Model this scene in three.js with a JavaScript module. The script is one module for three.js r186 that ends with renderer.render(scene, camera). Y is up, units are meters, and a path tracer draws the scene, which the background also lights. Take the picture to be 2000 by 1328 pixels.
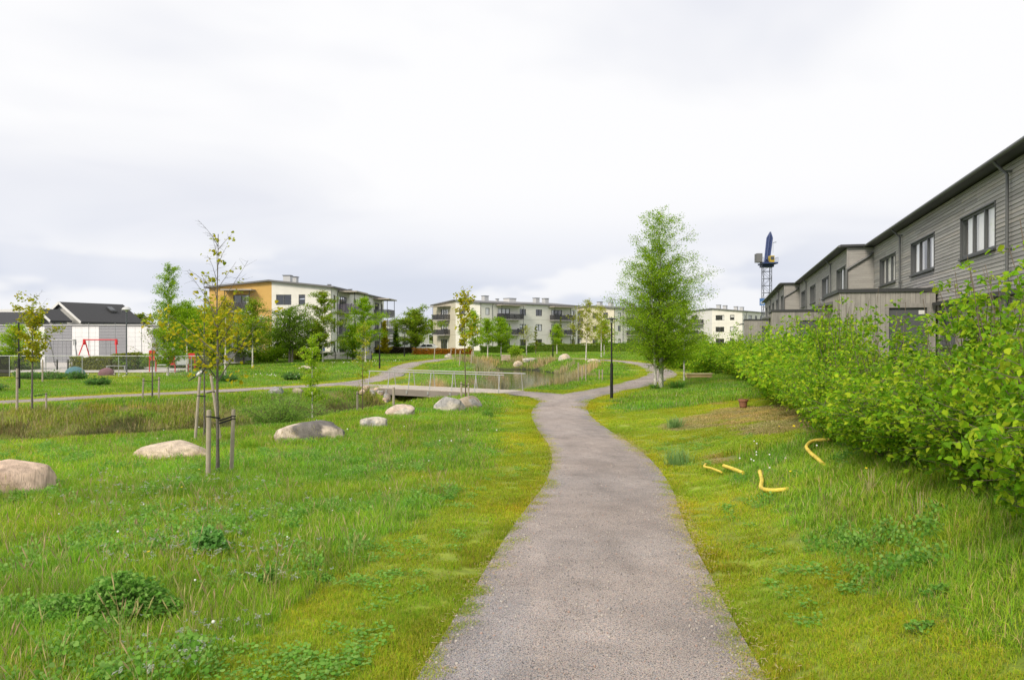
import * as THREE from 'three';
import { mergeGeometries } from 'three/addons/utils/BufferGeometryUtils.js';

// ---------------------------------------------------------------- camera, sky, sun, exposure
const scene = new THREE.Scene();
const EYE = 3.3;
const camera = new THREE.PerspectiveCamera(47.07, 2000 / 1328, 0.1, 4000);
camera.position.set(0, EYE, 0);
camera.lookAt(0, EYE - 7 / 1525 * 10, -10);
const renderer = new THREE.WebGLRenderer({ antialias: true });
renderer.toneMapping = THREE.LinearToneMapping;
renderer.toneMappingExposure = 2.05;
renderer.shadowMap.enabled = true;

// value noise, seeded generators
function hash2(i, j, s) { let h = Math.imul(i, 374761393) ^ Math.imul(j, 668265263) ^ Math.imul(s, 1442695041); h = Math.imul(h ^ (h >>> 13), 1274126177); return ((h ^ (h >>> 16)) >>> 0) / 4294967296; }
function vnoise(x, y, s = 0) {
  const i = Math.floor(x), j = Math.floor(y); let u = x - i, v = y - j; u = u * u * (3 - 2 * u); v = v * v * (3 - 2 * v);
  const a = hash2(i, j, s), b = hash2(i + 1, j, s), c = hash2(i, j + 1, s), d = hash2(i + 1, j + 1, s);
  return a + (b - a) * u + (c - a) * v + (a - b - c + d) * u * v;
}
function fbm(x, y, o = 4, s = 0) { let a = 0.5, t = 0, n = 0; for (let k = 0; k < o; k++) { t += a * vnoise(x, y, s + k * 17); n += a; a *= 0.5; x = x * 2.03 + 11.3; y = y * 2.03 + 5.7; } return t / n; }
function hash3(i, j, k, s) { return hash2(i + Math.imul(k, 7919), j ^ Math.imul(k, 104729), s); }
function vnoise3(x, y, z, s = 0) {
  const i = Math.floor(x), j = Math.floor(y), k = Math.floor(z); let u = x - i, v = y - j, w = z - k; u = u * u * (3 - 2 * u); v = v * v * (3 - 2 * v); w = w * w * (3 - 2 * w);
  const L = (a, b, t) => a + (b - a) * t, h = (a, b, c) => hash3(i + a, j + b, k + c, s);
  return L(L(L(h(0, 0, 0), h(1, 0, 0), u), L(h(0, 1, 0), h(1, 1, 0), u), v), L(L(h(0, 0, 1), h(1, 0, 1), u), L(h(0, 1, 1), h(1, 1, 1), u), v), w);
}
function fbm3(x, y, z, o = 4, s = 0) { let a = 0.5, t = 0, n = 0; for (let k = 0; k < o; k++) { t += a * vnoise3(x, y, z, s + k * 13); n += a; a *= 0.5; x = x * 2.03 + 3.1; y = y * 2.03 + 7.7; z = z * 2.03 + 1.9; } return t / n; }
function rng(seed) { let a = seed >>> 0; const f = () => { a = (a + 0x6D2B79F5) | 0; let t = Math.imul(a ^ (a >>> 15), 1 | a); t = (t + Math.imul(t ^ (t >>> 7), 61 | t)) ^ t; return ((t ^ (t >>> 14)) >>> 0) / 4294967296; }; f.r = (p, q) => p + (q - p) * f(); f.g = () => (f() + f() + f() + f() - 2) * 0.87; return f; }
const clamp = (t, a = 0, b = 1) => Math.min(b, Math.max(a, t));
const ss = (t) => { t = clamp(t); return t * t * (3 - 2 * t); };
const mix = (a, b, t) => a + (b - a) * t;
const mix3 = (a, b, t) => [mix(a[0], b[0], t), mix(a[1], b[1], t), mix(a[2], b[2], t)];
const pick = (a, r) => a[Math.min(a.length - 1, Math.floor(r() * a.length))];

{ // overcast sky: bright white cloud with lilac-grey gaps, computed on the whole sphere
  const w = 2048, h = 1024, data = new Float32Array(w * h * 4);
  for (let j = 0; j < h; j++) {
    const el = ((j + 0.5) / h - 0.5) * Math.PI, s = Math.sin(el), c = Math.cos(el);
    for (let i = 0; i < w; i++) {
      const az = ((i + 0.5) / w - 0.5) * 2 * Math.PI, k = 4 * (j * w + i);
      const X = c * Math.cos(az), Z = c * Math.sin(az), e = Math.max(s, 0);
      const q = 1 / (e + 0.16), cx = X * q, cz = Z * q;
      const wx = fbm(cx * 0.5 + 9, cz * 0.5 + 4, 3, 5), wz = fbm(cx * 0.5 + 31, cz * 0.5 + 14, 3, 9);
      let n = fbm(cx * 0.85 + wx * 1.9 + 3, cz * 0.85 + wz * 1.9 + 8, 6, 21);
      n = 0.4 * n + 0.6 * fbm3(X * 2.4 + wx * 1.3 + 4, s * 6.5 + wz * 1.2, Z * 2.4 + 7, 5, 61); n = ss((n - 0.33) / 0.28);
      const bx = Math.atan2(Z, X) * 7, low = ss((0.2 - e) / 0.16);          // heaps low over the horizon
      const puff = ss((fbm(bx, e * 26, 5, 77) - 0.5) / 0.16) * ss((0.13 - e) / 0.05) * 0.75;
      const gap = mix3([0.79, 0.81, 0.89], [0.69, 0.735, 0.845], low), lit = mix3([0.995, 0.995, 1.01], [0.85, 0.872, 0.945], low);
      let col = mix3(gap, lit, clamp(n * mix(1, 0.6, low) + mix(0.12, 0.02, low)));
      col = mix3(col, [0.99, 0.99, 1.0], puff);
      data[k] = col[0] * 0.485; data[k + 1] = col[1] * 0.485; data[k + 2] = col[2] * 0.485; data[k + 3] = 1;
    }
  }
  const t = new THREE.DataTexture(data, w, h, THREE.RGBAFormat, THREE.FloatType);
  t.mapping = THREE.EquirectangularReflectionMapping; t.magFilter = t.minFilter = THREE.LinearFilter; t.needsUpdate = true;
  scene.background = t; scene.environment = t;
}
const sun = new THREE.DirectionalLight(0xfff3df, 1.5);
sun.position.set(-60, 85, 40); sun.castShadow = true; sun.shadow.radius = 34;
Object.assign(sun.shadow.camera, { left: -90, right: 90, top: 90, bottom: -90, near: 1, far: 400 });
sun.shadow.mapSize.set(4096, 4096);
scene.add(sun); sun.target.position.set(0, 0, -50); scene.add(sun.target);

// ---------------------------------------------------------------- helpers: naming, textures, mesh builder
const taken = new Map();
function numbered(name) { const n = taken.get(name) || 0; taken.set(name, n + 1); return n ? `${name}_${String(n).padStart(3, '0')}` : name; }
function tag(o, label, category, group, kind) { o.userData = { label, category }; if (group) o.userData.group = group; if (kind) o.userData.kind = kind; return o; }
function thing(name, label, category, x, y, d, turn = 0, group) { const o = new THREE.Group(); o.name = numbered(name); o.position.set(x, y, -d); o.rotation.y = turn; tag(o, label, category, group); scene.add(o); return o; }
function copyThing(o, x, y, d, turn, s, label, group) { const c = o.clone(); c.name = numbered(o.name.replace(/_\d{3}$/, '')); c.position.set(x, y, -d); c.rotation.y = turn; if (Array.isArray(s)) c.scale.set(...s); else c.scale.setScalar(s); c.userData = { ...o.userData }; if (label) c.userData.label = label; if (group) c.userData.group = group; scene.add(c); return c; }
function structure(o, label, category) { o.userData.kind = 'structure'; if (label) { o.userData.label = label; o.userData.category = category; } return o; }

function makeTex(w, h, fn, { srgb = false, repeat = [1, 1] } = {}) {
  const a = new Uint8Array(w * h * 4);
  for (let j = 0; j < h; j++) for (let i = 0; i < w; i++) { const c = fn(i / w, j / h, i, j), k = 4 * (j * w + i); const m = typeof c === 'number' ? [c, c, c] : c; a[k] = clamp(m[0]) * 255; a[k + 1] = clamp(m[1]) * 255; a[k + 2] = clamp(m[2]) * 255; a[k + 3] = 255; }
  const t = new THREE.DataTexture(a, w, h); t.wrapS = t.wrapT = THREE.RepeatWrapping; t.magFilter = THREE.LinearFilter; t.minFilter = THREE.LinearMipmapLinearFilter; t.generateMipmaps = true; if (srgb) t.colorSpace = THREE.SRGBColorSpace; t.repeat.set(...repeat); t.needsUpdate = true; return t;
}
// tiling noise
function tnoise(u, v, f, s) { const x = u * f, y = v * f, i = Math.floor(x), j = Math.floor(y); let a = x - i, b = y - j; a = a * a * (3 - 2 * a); b = b * b * (3 - 2 * b); const m = (p) => ((p % f) + f) % f, H = (p, q) => hash2(m(p), m(q), s); return mix(mix(H(i, j), H(i + 1, j), a), mix(H(i, j + 1), H(i + 1, j + 1), a), b); }
function tfbm(u, v, f, o, s) { let t = 0, a = 0.5, n = 0; for (let k = 0; k < o; k++) { t += a * tnoise(u, v, f, s + k); n += a; a *= 0.55; f *= 2; } return t / n; }

const V3 = (x, y, z) => new THREE.Vector3(x, y, z);
class MB {   // triangles with normals, uv in metres and colours, built into one Mesh
  constructor() { this.p = []; this.n = []; this.t = []; this.c = []; this.col = [1, 1, 1]; this.m = null; this.off = [0, 0]; }
  color(r, g, b) { this.col = [r, g, b]; return this; }
  v(p, n, u, w) { if (this.m) { const q = V3(...p).applyMatrix4(this.m), k = V3(...n).transformDirection(this.m); p = [q.x, q.y, q.z]; n = [k.x, k.y, k.z]; } this.p.push(p[0], p[1], p[2]); this.n.push(n[0], n[1], n[2]); this.t.push(u + this.off[0], w + this.off[1]); this.c.push(...this.col); }
  quad(a, b, c, d, uv) { const e = [b[0] - a[0], b[1] - a[1], b[2] - a[2]], f = [d[0] - a[0], d[1] - a[1], d[2] - a[2]], s = [c[0] - a[0], c[1] - a[1], c[2] - a[2]], t = [d[0] - b[0], d[1] - b[1], d[2] - b[2]]; let n = [s[1] * t[2] - s[2] * t[1], s[2] * t[0] - s[0] * t[2], s[0] * t[1] - s[1] * t[0]]; const l = Math.hypot(...n) || 1; n = n.map((q) => q / l); const le = Math.hypot(...e), lf = Math.hypot(...f); const T = uv || [[0, 0], [le, 0], [le, lf], [0, lf]]; for (const [q, k] of [[a, 0], [b, 1], [c, 2], [a, 0], [c, 2], [d, 3]]) this.v(q, n, ...T[k]); return this; }
  tri(a, b, c) { const e = [b[0] - a[0], b[1] - a[1], b[2] - a[2]], f = [c[0] - a[0], c[1] - a[1], c[2] - a[2]]; let n = [e[1] * f[2] - e[2] * f[1], e[2] * f[0] - e[0] * f[2], e[0] * f[1] - e[1] * f[0]]; const l = Math.hypot(...n) || 1; n = n.map((q) => q / l); this.v(a, n, a[0], a[1]); this.v(b, n, b[0], b[1]); this.v(c, n, c[0], c[1]); return this; }
  hexa(q) { // eight corners: 0-3 bottom ring, 4-7 top ring (counter-clockwise from above)
    const Q = (a, b, c, d) => this.quad(q[a], q[b], q[c], q[d]); Q(4, 5, 6, 7); Q(3, 2, 1, 0); Q(0, 1, 5, 4); Q(1, 2, 6, 5); Q(2, 3, 7, 6); Q(3, 0, 4, 7); return this; }
  box(x0, x1, y0, y1, z0, z1) { return this.hexa([[x0, y0, z1], [x1, y0, z1], [x1, y0, z0], [x0, y0, z0], [x0, y1, z1], [x1, y1, z1], [x1, y1, z0], [x0, y1, z0]]); }
  bar(a, b, w, h) { // square bar from a to b
    const A = V3(...a), B = V3(...b), d = B.clone().sub(A).normalize(), up = Math.abs(d.y) > 0.95 ? V3(1, 0, 0) : V3(0, 1, 0), s = d.clone().cross(up).normalize(), t = s.clone().cross(d); const P = (o, i, j) => { const q = o.clone().addScaledVector(s, i * w / 2).addScaledVector(t, j * h / 2); return [q.x, q.y, q.z]; };
    return this.hexa([P(A, -1, -1), P(A, 1, -1), P(B, 1, -1), P(B, -1, -1), P(A, -1, 1), P(A, 1, 1), P(B, 1, 1), P(B, -1, 1)]); }
  tube(pts, rad, sides = 8, caps = true) {
    const P = pts.map((p) => V3(...p)), n = P.length, R = (k) => (typeof rad === 'number' ? rad : rad[k]); let len = 0, prev = null, N = null;
    let d0 = P[1].clone().sub(P[0]).normalize(); N = V3(0, 0, 1).cross(d0); if (N.lengthSq() < 1e-4) N = V3(1, 0, 0).cross(d0); N.normalize();
    for (let k = 0; k < n; k++) {
      const d = (k === 0 ? P[1].clone().sub(P[0]) : k === n - 1 ? P[k].clone().sub(P[k - 1]) : P[k + 1].clone().sub(P[k - 1])).normalize();
      N.addScaledVector(d, -N.dot(d)).normalize(); const Bn = d.clone().cross(N); if (k) len += P[k].distanceTo(P[k - 1]);
      const ring = []; for (let i = 0; i <= sides; i++) { const a = i / sides * 2 * Math.PI, q = N.clone().multiplyScalar(Math.cos(a)).addScaledVector(Bn, Math.sin(a)); ring.push([[P[k].x + q.x * R(k), P[k].y + q.y * R(k), P[k].z + q.z * R(k)], [q.x, q.y, q.z], a * Math.max(R(k), 0.01), len]); }
      if (prev) for (let i = 0; i < sides; i++) for (const q of [prev[i], prev[i + 1], ring[i + 1], prev[i], ring[i + 1], ring[i]]) this.v(q[0], q[1], q[2], q[3]);
      if (caps && (k === 0 || k === n - 1) && R(k) > 0.004) { const s = k ? 1 : -1, nn = [d.x * s, d.y * s, d.z * s]; for (let i = 0; i < sides; i++) { const tri = k ? [P[k], ring[i][0], ring[i + 1][0]] : [P[k], ring[i + 1][0], ring[i][0]]; for (const q of tri) { const z = Array.isArray(q) ? q : [q.x, q.y, q.z]; this.v(z, nn, z[0], z[2]); } } }
      prev = ring;
    }
    return this; }
  add(g, matrix) { const q = g.index ? g.toNonIndexed() : g, P = q.attributes.position, N = q.attributes.normal, T = q.attributes.uv, a = V3(), b = V3(); for (let i = 0; i < P.count; i++) { a.fromBufferAttribute(P, i); b.fromBufferAttribute(N, i); if (matrix) { a.applyMatrix4(matrix); b.transformDirection(matrix); } this.v([a.x, a.y, a.z], [b.x, b.y, b.z], T ? T.getX(i) : 0, T ? T.getY(i) : 0); } return this; }
  geometry(colors) { const g = new THREE.BufferGeometry(); g.setAttribute('position', new THREE.Float32BufferAttribute(this.p, 3)); g.setAttribute('normal', new THREE.Float32BufferAttribute(this.n, 3)); g.setAttribute('uv', new THREE.Float32BufferAttribute(this.t, 2)); if (colors) g.setAttribute('color', new THREE.Float32BufferAttribute(this.c, 3)); return g; }
  build(name, mat, parent) { const o = new THREE.Mesh(this.geometry(mat.vertexColors), mat); o.castShadow = o.receiveShadow = true; if (parent) { o.name = name; parent.add(o); } else { o.name = numbered(name); scene.add(o); } return o; }
}
const std = (r, g, b, rough = 0.8, extra = {}) => { const m = new THREE.MeshPhysicalMaterial({ roughness: rough, ...extra }); m.color.setRGB(r, g, b); return m; };

// ---------------------------------------------------------------- terrain (x to the east, d metres ahead of the camera = -z)
function curve(pts, t) {
  if (t <= pts[0][0]) return pts[0][1];
  for (let i = 0; i < pts.length - 1; i++) { const a = pts[i], b = pts[i + 1]; if (t <= b[0]) { const p = pts[Math.max(i - 1, 0)], q = pts[Math.min(i + 2, pts.length - 1)], m1 = (b[1] - p[1]) / (b[0] - p[0]), m2 = (q[1] - a[1]) / (q[0] - a[0]), h = b[0] - a[0], s = (t - a[0]) / h; return (2 * s ** 3 - 3 * s * s + 1) * a[1] + (s ** 3 - 2 * s * s + s) * h * m1 + (-2 * s ** 3 + 3 * s * s) * b[1] + (s ** 3 - s * s) * h * m2; } }
  return pts[pts.length - 1][1];
}
const BASE = [[-30, 2.4], [-6, 2.1], [0, 1.5], [4, 1.0], [7, 0.78], [11, 0.57], [16, 0.34], [23, 0.1], [32, 0], [60, 0], [90, 0.25], [150, 0.45], [400, 0.5]];
const YH = [[-30, 2.4], [0, 1.95], [7.6, 1.7], [16, 1.25], [30, 0.85], [60, 0.35], [90, 0.5], [150, 0.45], [400, 0.5]];
const XE = [[-30, 1.8], [0, 1.8], [6, 2.0], [10, 2.7], [15, 3.3], [23, 3.7], [32, 3.4], [42, 4.8], [50, 8.5], [60, 13], [75, 17], [100, 24], [400, 100]];
const YW = [[-30, 2.15], [85, 2.15], [110, 0.5], [400, 0.5]];
const DITCH = [[-60, 18, -1.1, 0.8, 8], [-40, 22.5, -1.2, 0.9, 8.5], [-20, 30, -1.3, 1, 9], [-14.5, 33.6, -1.3, 1, 8.2], [-10, 40.5, -1.3, 1.1, 5.6], [-4.5, 48.5, -1.35, 1.3, 4.6], [0.0, 55, -1.2, 1.2, 4.4], [1.7, 64, -1.3, 1.8, 4.4], [2.6, 74, -1.3, 2.6, 5.4], [2.2, 86, -1.3, 3, 6.5], [-0.5, 97, -1.15, 2.5, 7]];
const hedgeX = (d) => 4.8 + 0.28 * (d - 7.6), wallX = (d) => 10.9 + 0.28 * (d - 16.6);
function ditchAt(x, d) { // [how deep into the ditch 0..1, bottom level]
  let best = 0, yb = -1;
  for (let i = 0; i < DITCH.length - 1; i++) { const a = DITCH[i], c = DITCH[i + 1], vx = c[0] - a[0], vd = c[1] - a[1], t = clamp(((x - a[0]) * vx + (d - a[1]) * vd) / (vx * vx + vd * vd)), r = Math.hypot(x - a[0] - t * vx, d - a[1] - t * vd), w0 = mix(a[3], c[3], t), w1 = mix(a[4], c[4], t), q = 1 - ss((r - w0) / (w1 - w0)); if (q > best) { best = q; yb = mix(a[2], c[2], t); } }
  return [best, yb];
}
function ground(x, d) {
  let b = curve(BASE, d); const xe = curve(XE, d), xh = hedgeX(d), xw = wallX(d), yh = curve(YH, d), yw = curve(YW, d);
  if (x > xe) b = x < xh ? b + (yh - b) * ((x - xe) / (xh - xe)) ** 1.3 : yh + (yw - yh) * ss((x - xh) / (xw - 0.6 - xh));
  const [q, yb] = ditchAt(x, d);
  return b + (yb - b) * q;
}
const bumps = (x, d) => (fbm(x * 0.42, d * 0.42, 2, 41) - 0.5) * 0.09;

// paths: centre lines [x, d] and half widths
const MAIN = [[0.1, -8], [0.25, 0], [0.42, 4], [0.66, 6.38], [0.855, 7.97], [1.16, 10.5], [1.44, 12.45], [1.86, 15.25], [2.235, 19.41], [2.31, 22.89], [2.195, 25.66], [2.09, 28.95], [2.05, 32.92], [2.36, 37.14], [3.1, 41.6], [4.6, 45.4], [6.3, 48.9], [8.4, 53.8], [10.6, 59.6], [12.6, 65.5], [13.6, 72], [14.5, 85], [12, 98], [5, 107], [-5, 108], [-9, 101], [-9.75, 96]];
const LINK = [[2.7, 40], [2.1, 43.4], [0.09, 46.1], [-1.2, 46.95]];
const LEFT = [[-62, 22], [-40, 32], [-25.7, 39.2], [-23.2, 42.2], [-19, 46.1], [-16.6, 48.75], [-13.6, 51.9], [-11.3, 55.6], [-10.3, 60.5], [-10.5, 69.4], [-11, 81.8], [-10.75, 91], [-9.75, 96]];
const LINK2 = [[-7.6, 51.05], [-8.64, 51.75], [-10.6, 53.4], [-12.3, 54.2]];
function smoothLine(pts, step) { const c = new THREE.CatmullRomCurve3(pts.map((p) => V3(p[0], 0, p[1])), false, 'centripetal'), n = Math.ceil(c.getLength() / step); return c.getSpacedPoints(n).map((q) => [q.x, q.z]); }
const LINES = [[smoothLine(MAIN, 0.8), 1.25], [smoothLine(LINK, 0.6), 1.35], [smoothLine(LEFT, 1.2), 1.2], [smoothLine(LINK2, 0.6), 1.3]];
const SEG = new Map();
LINES.forEach(([pts, hw]) => { for (let i = 0; i < pts.length - 1; i++) { const a = pts[i], b = pts[i + 1]; const x0 = Math.floor((Math.min(a[0], b[0]) - 5) / 4), x1 = Math.floor((Math.max(a[0], b[0]) + 5) / 4), y0 = Math.floor((Math.min(a[1], b[1]) - 5) / 4), y1 = Math.floor((Math.max(a[1], b[1]) + 5) / 4); for (let p = x0; p <= x1; p++) for (let q = y0; q <= y1; q++) { const k = p + ',' + q; if (!SEG.has(k)) SEG.set(k, []); SEG.get(k).push([a[0], a[1], b[0] - a[0], b[1] - a[1], hw]); } } });
function pathDist(x, d) { // metres outside the nearest path edge (negative inside)
  let best = 9; const s = SEG.get(Math.floor(x / 4) + ',' + Math.floor(d / 4)); if (!s) return best;
  for (const [ax, ad, vx, vd, hw] of s) { const t = clamp(((x - ax) * vx + (d - ad) * vd) / (vx * vx + vd * vd + 1e-9)), r = Math.hypot(x - ax - t * vx, d - ad - t * vd) - hw; if (r < best) best = r; }
  return best;
}
const edgeWobble = (x, d) => (fbm(x * 1.7, d * 1.7, 3, 8) - 0.5) * 0.5 + (vnoise(x * 6, d * 6, 3) - 0.5) * 0.12;

// playground paving outline (x, d) and the mown play lawn in front of it
const PAVED = (x, d) => d > 69 && d < 92 && x < -29.5 - (d - 69) * 0.05 && x > -62;
function zone(x, d) { // what grows where
  const e = pathDist(x, d) + edgeWobble(x, d) * 0.6;
  if (e < -0.2) return 'path';
  if (PAVED(x, d)) return 'path';
  const w = (fbm(x * 0.4, d * 0.4, 2, 66) - 0.5) * 0.7, [q] = ditchAt(x, d);
  if (q > (d > 50 ? 0.74 : 0.9)) return 'water';
  if (e < (x > curve(XE, d) - 1.6 && d < 45 ? 1.2 : 1.45) + w * 0.6) return 'lawn';
  if (d > 16.5 + w && d < 33 + w * 3 && x > 3.2 && x < hedgeX(d) + 1 && !(d < 18.3 && x > 5)) return fbm(x * 0.7, d * 0.5, 3, 91) + ss((x - 5) / 3) * 0.22 - ss((d - 28) / 4) * 0.3 > 0.55 ? 'dry' : 'lawn';
  if (x < -29 && d > 60 && d < 69.5) return 'lawn';
  if (q > 0.08 && d > 50 && fbm(x * 0.3, d * 0.3, 3, 15) + (x > 3 && d < 80 ? 0.3 : 0) + (x < 1 && d > 54 ? 0.12 : 0) > (q > 0.3 ? 0.5 : 0.62)) return 'reed';
  { const bx = x + 4.28, bd = d - 48.91, s = bx * 0.842 - bd * 0.539, t = bx * 0.539 + bd * 0.842; if (Math.abs(s) < 5.3 && Math.abs(t) < 1.5) return 'water'; }
  if (q > 0.5 && d < 50) return fbm(x * 0.5, d * 0.5, 3, 29) > 0.56 ? 'straw' : 'sedge';
  if (q > 0.12 && d < 50 && fbm(x * 0.35, d * 0.35, 3, 33) > 0.57) return 'straw';
  return 'meadow';
}
const ZONECOL = { path: [0.10, 0.085, 0.05], water: [0.03, 0.03, 0.015], lawn: [0.26, 0.33, 0.03], dry: [0.26, 0.21, 0.085], reed: [0.17, 0.15, 0.055], straw: [0.2, 0.18, 0.055], sedge: [0.09, 0.1, 0.025], meadow: [0.12, 0.18, 0.016] };

{ // the ground: one sheet to the horizon
  const axis = (spec) => { const a = []; for (const [p, q, s] of spec) for (let t = p; t < q - 1e-6; t += s) a.push(t); a.push(spec[spec.length - 1][1]); return a; };
  const xs = axis([[-2500, -500, 500], [-500, -150, 50], [-150, -66, 7], [-66, -28, 1], [-28, 24, 0.4], [24, 60, 1.2], [60, 200, 10], [200, 500, 50], [500, 2500, 500]]);
  const ds = axis([[-60, -10, 10], [-10, 2, 1.2], [2, 58, 0.4], [58, 110, 0.9], [110, 180, 5], [180, 400, 20], [400, 3000, 260]]);
  const P = [], C = [], T = [], I = [];
  for (const d of ds) for (const x of xs) {
    const e = d < 125 ? pathDist(x, d) : 9, near = d < 140 && Math.abs(x) < 70, y = ground(x, d) + (near && d > -5 ? bumps(x, d) * (e < 0.4 ? 0 : 1) : 0) - (e < 0.25 ? 0.035 : 0);
    P.push(x, y, -d); T.push(x, d); const z = near ? zone(x, d) : 'meadow', v = 0.75 + 0.5 * fbm(x * 0.8, d * 0.8, 3, 51); C.push(...ZONECOL[z].map((q) => q * v));
  }
  const w = xs.length; for (let j = 0; j < ds.length - 1; j++) for (let i = 0; i < w - 1; i++) { const a = j * w + i; I.push(a, a + 1, a + w, a + 1, a + w + 1, a + w); }
  const g = new THREE.BufferGeometry(); g.setAttribute('position', new THREE.Float32BufferAttribute(P, 3)); g.setAttribute('color', new THREE.Float32BufferAttribute(C, 3)); g.setAttribute('uv', new THREE.Float32BufferAttribute(T, 2)); g.setIndex(I); g.computeVertexNormals();
  const t = makeTex(512, 512, (u, v) => { const a = tfbm(u, v, 16, 5, 3), b = tnoise(u, v, 200, 9); const k = 0.55 + 0.6 * a + 0.25 * (b - 0.5); return [k, k * (0.95 + 0.1 * b), k * 0.95]; }); t.repeat.set(0.45, 0.45);
  const m = new THREE.MeshStandardMaterial({ vertexColors: true, map: t, roughness: 1, bumpMap: t, bumpScale: 0.02 });
  const o = new THREE.Mesh(g, m); o.name = 'ground'; o.receiveShadow = true; structure(o); scene.add(o);
}
// gravel paths
const gravelTex = makeTex(1024, 1024, (u, v, i, j) => {
  let best = 9, id = 0; const F = 210, x = u * F, y = v * F, ci = Math.floor(x), cj = Math.floor(y);          // pebbles of about 13 mm in 2 m
  for (let a = -1; a <= 1; a++) for (let b = -1; b <= 1; b++) { const p = ((ci + a) % F + F) % F, q = ((cj + b) % F + F) % F, dx = ci + a + hash2(p, q, 1) - x, dy = cj + b + hash2(p, q, 2) - y, r = dx * dx + dy * dy; if (r < best) { best = r; id = p * 1000 + q; } }
  const k = hash2(id, 7, 3), e = tfbm(u, v, 6, 4, 40), f = hash2(i, j, 5), edge = best > 0.3 ? 0.66 : 1;
  let c = k < 0.42 ? [0.66, 0.6, 0.555] : k < 0.62 ? [0.57, 0.555, 0.55] : k < 0.74 ? [0.68, 0.58, 0.55] : k < 0.86 ? [0.5, 0.475, 0.47] : k < 0.95 ? [0.76, 0.70, 0.63] : [0.27, 0.26, 0.26];
  const s = edge * (0.93 + 0.2 * e + 0.2 * (f - 0.5)); c = mix3(c, [0.63, 0.595, 0.57], 0.2); return [c[0] * s * 1.02, c[1] * s * 1.035, c[2] * s * 1.055];
}, { srgb: true });
gravelTex.repeat.set(0.5, 0.5);
const gravelMat = new THREE.MeshStandardMaterial({ map: gravelTex, bumpMap: gravelTex, bumpScale: 0.006, roughness: 1, vertexColors: true });
function strip(pts, hw, lift, name, label) {
  const P = [], C = [], T = [], I = [], N = 15, L = pts.length;
  for (let k = 0; k < L; k++) {
    const a = pts[Math.max(k - 1, 0)], b = pts[Math.min(k + 1, L - 1)], vx = b[0] - a[0], vd = b[1] - a[1], l = Math.hypot(vx, vd);
    for (let i = 0; i < N; i++) { const s = (i / (N - 1) * 2 - 1) * (hw - 0.02), x = pts[k][0] + vd / l * s, d = pts[k][1] - vx / l * s, crown = 0.03 * (1 - (s / hw) ** 2); P.push(x, ground(x, d) + crown + lift, -d); T.push(x, d); const f = 0.72 + 0.56 * fbm(x * 1.1, d * 0.45, 5, 12), r = 1 + 0.05 * (fbm(x * 0.5, d * 0.5, 2, 19) - 0.5); const coarse = ss((Math.abs(s) / hw + (fbm(x * 0.7, d * 0.35, 3, 23) - 0.5) * 1.5 - 0.62) / 0.3) * 0.8, w = f * (1 - 0.1 * coarse), dark = 1 - 0.16 * ss((fbm(x * 2.3, d * 1.3, 4, 27) - 0.58) / 0.1); C.push(w * r * mix(1.0, 0.92, coarse) * dark, w * mix(0.985, 0.965, coarse) * dark, w * (2 - r) * mix(0.98, 1.03, coarse) * dark); }
  }
  for (let k = 0; k < L - 1; k++) for (let i = 0; i < N - 1; i++) { const a = k * N + i; I.push(a, a + 1, a + N, a + 1, a + N + 1, a + N); }
  const g = new THREE.BufferGeometry(); g.setAttribute('position', new THREE.Float32BufferAttribute(P, 3)); g.setAttribute('color', new THREE.Float32BufferAttribute(C, 3)); g.setAttribute('uv', new THREE.Float32BufferAttribute(T, 2)); g.setIndex(I); g.computeVertexNormals();
  const o = new THREE.Mesh(g, gravelMat); o.name = numbered(name); o.receiveShadow = true; structure(o); scene.add(o); return o;
}
strip(LINES[0][0], 1.25, 0.012, 'gravel_path'); strip(LINES[1][0], 1.35, 0.007, 'gravel_path'); strip(LINES[2][0], 1.2, 0.012, 'gravel_path'); strip(LINES[3][0], 1.3, 0.007, 'gravel_path');
{ // pond water: a level sheet that only the pond bed and the stretch below the bridge reach under
  const w = std(0.02, 0.024, 0.014, 0.04, { specularIntensity: 1 }); const b = makeTex(512, 512, (u, v) => tfbm(u, v, 10, 4, 60)); b.repeat.set(0.3, 0.3); w.bumpMap = b; w.bumpScale = 0.012;
  const m = new MB(); m.quad([-70, -0.98, -10], [16, -0.98, -10], [16, -0.98, -108], [-70, -0.98, -108]); const o = m.build('pond_water', w); structure(o);
}
{ // pale paving of the playground
  const m = new MB(); for (let d = 69; d < 92; d += 1) for (let x = -62; x < -30; x += 2) { const h = (a, b) => [a, ground(a, b) + 0.06, -b], s = -(d - 69) * 0.05; m.quad(h(x + s, d), h(x + 2 + s, d), h(x + 2 + s, d + 1), h(x + s, d + 1)); }
  const o = m.build('playground_paving', std(0.5, 0.47, 0.44, 0.95)); structure(o);
}
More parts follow.
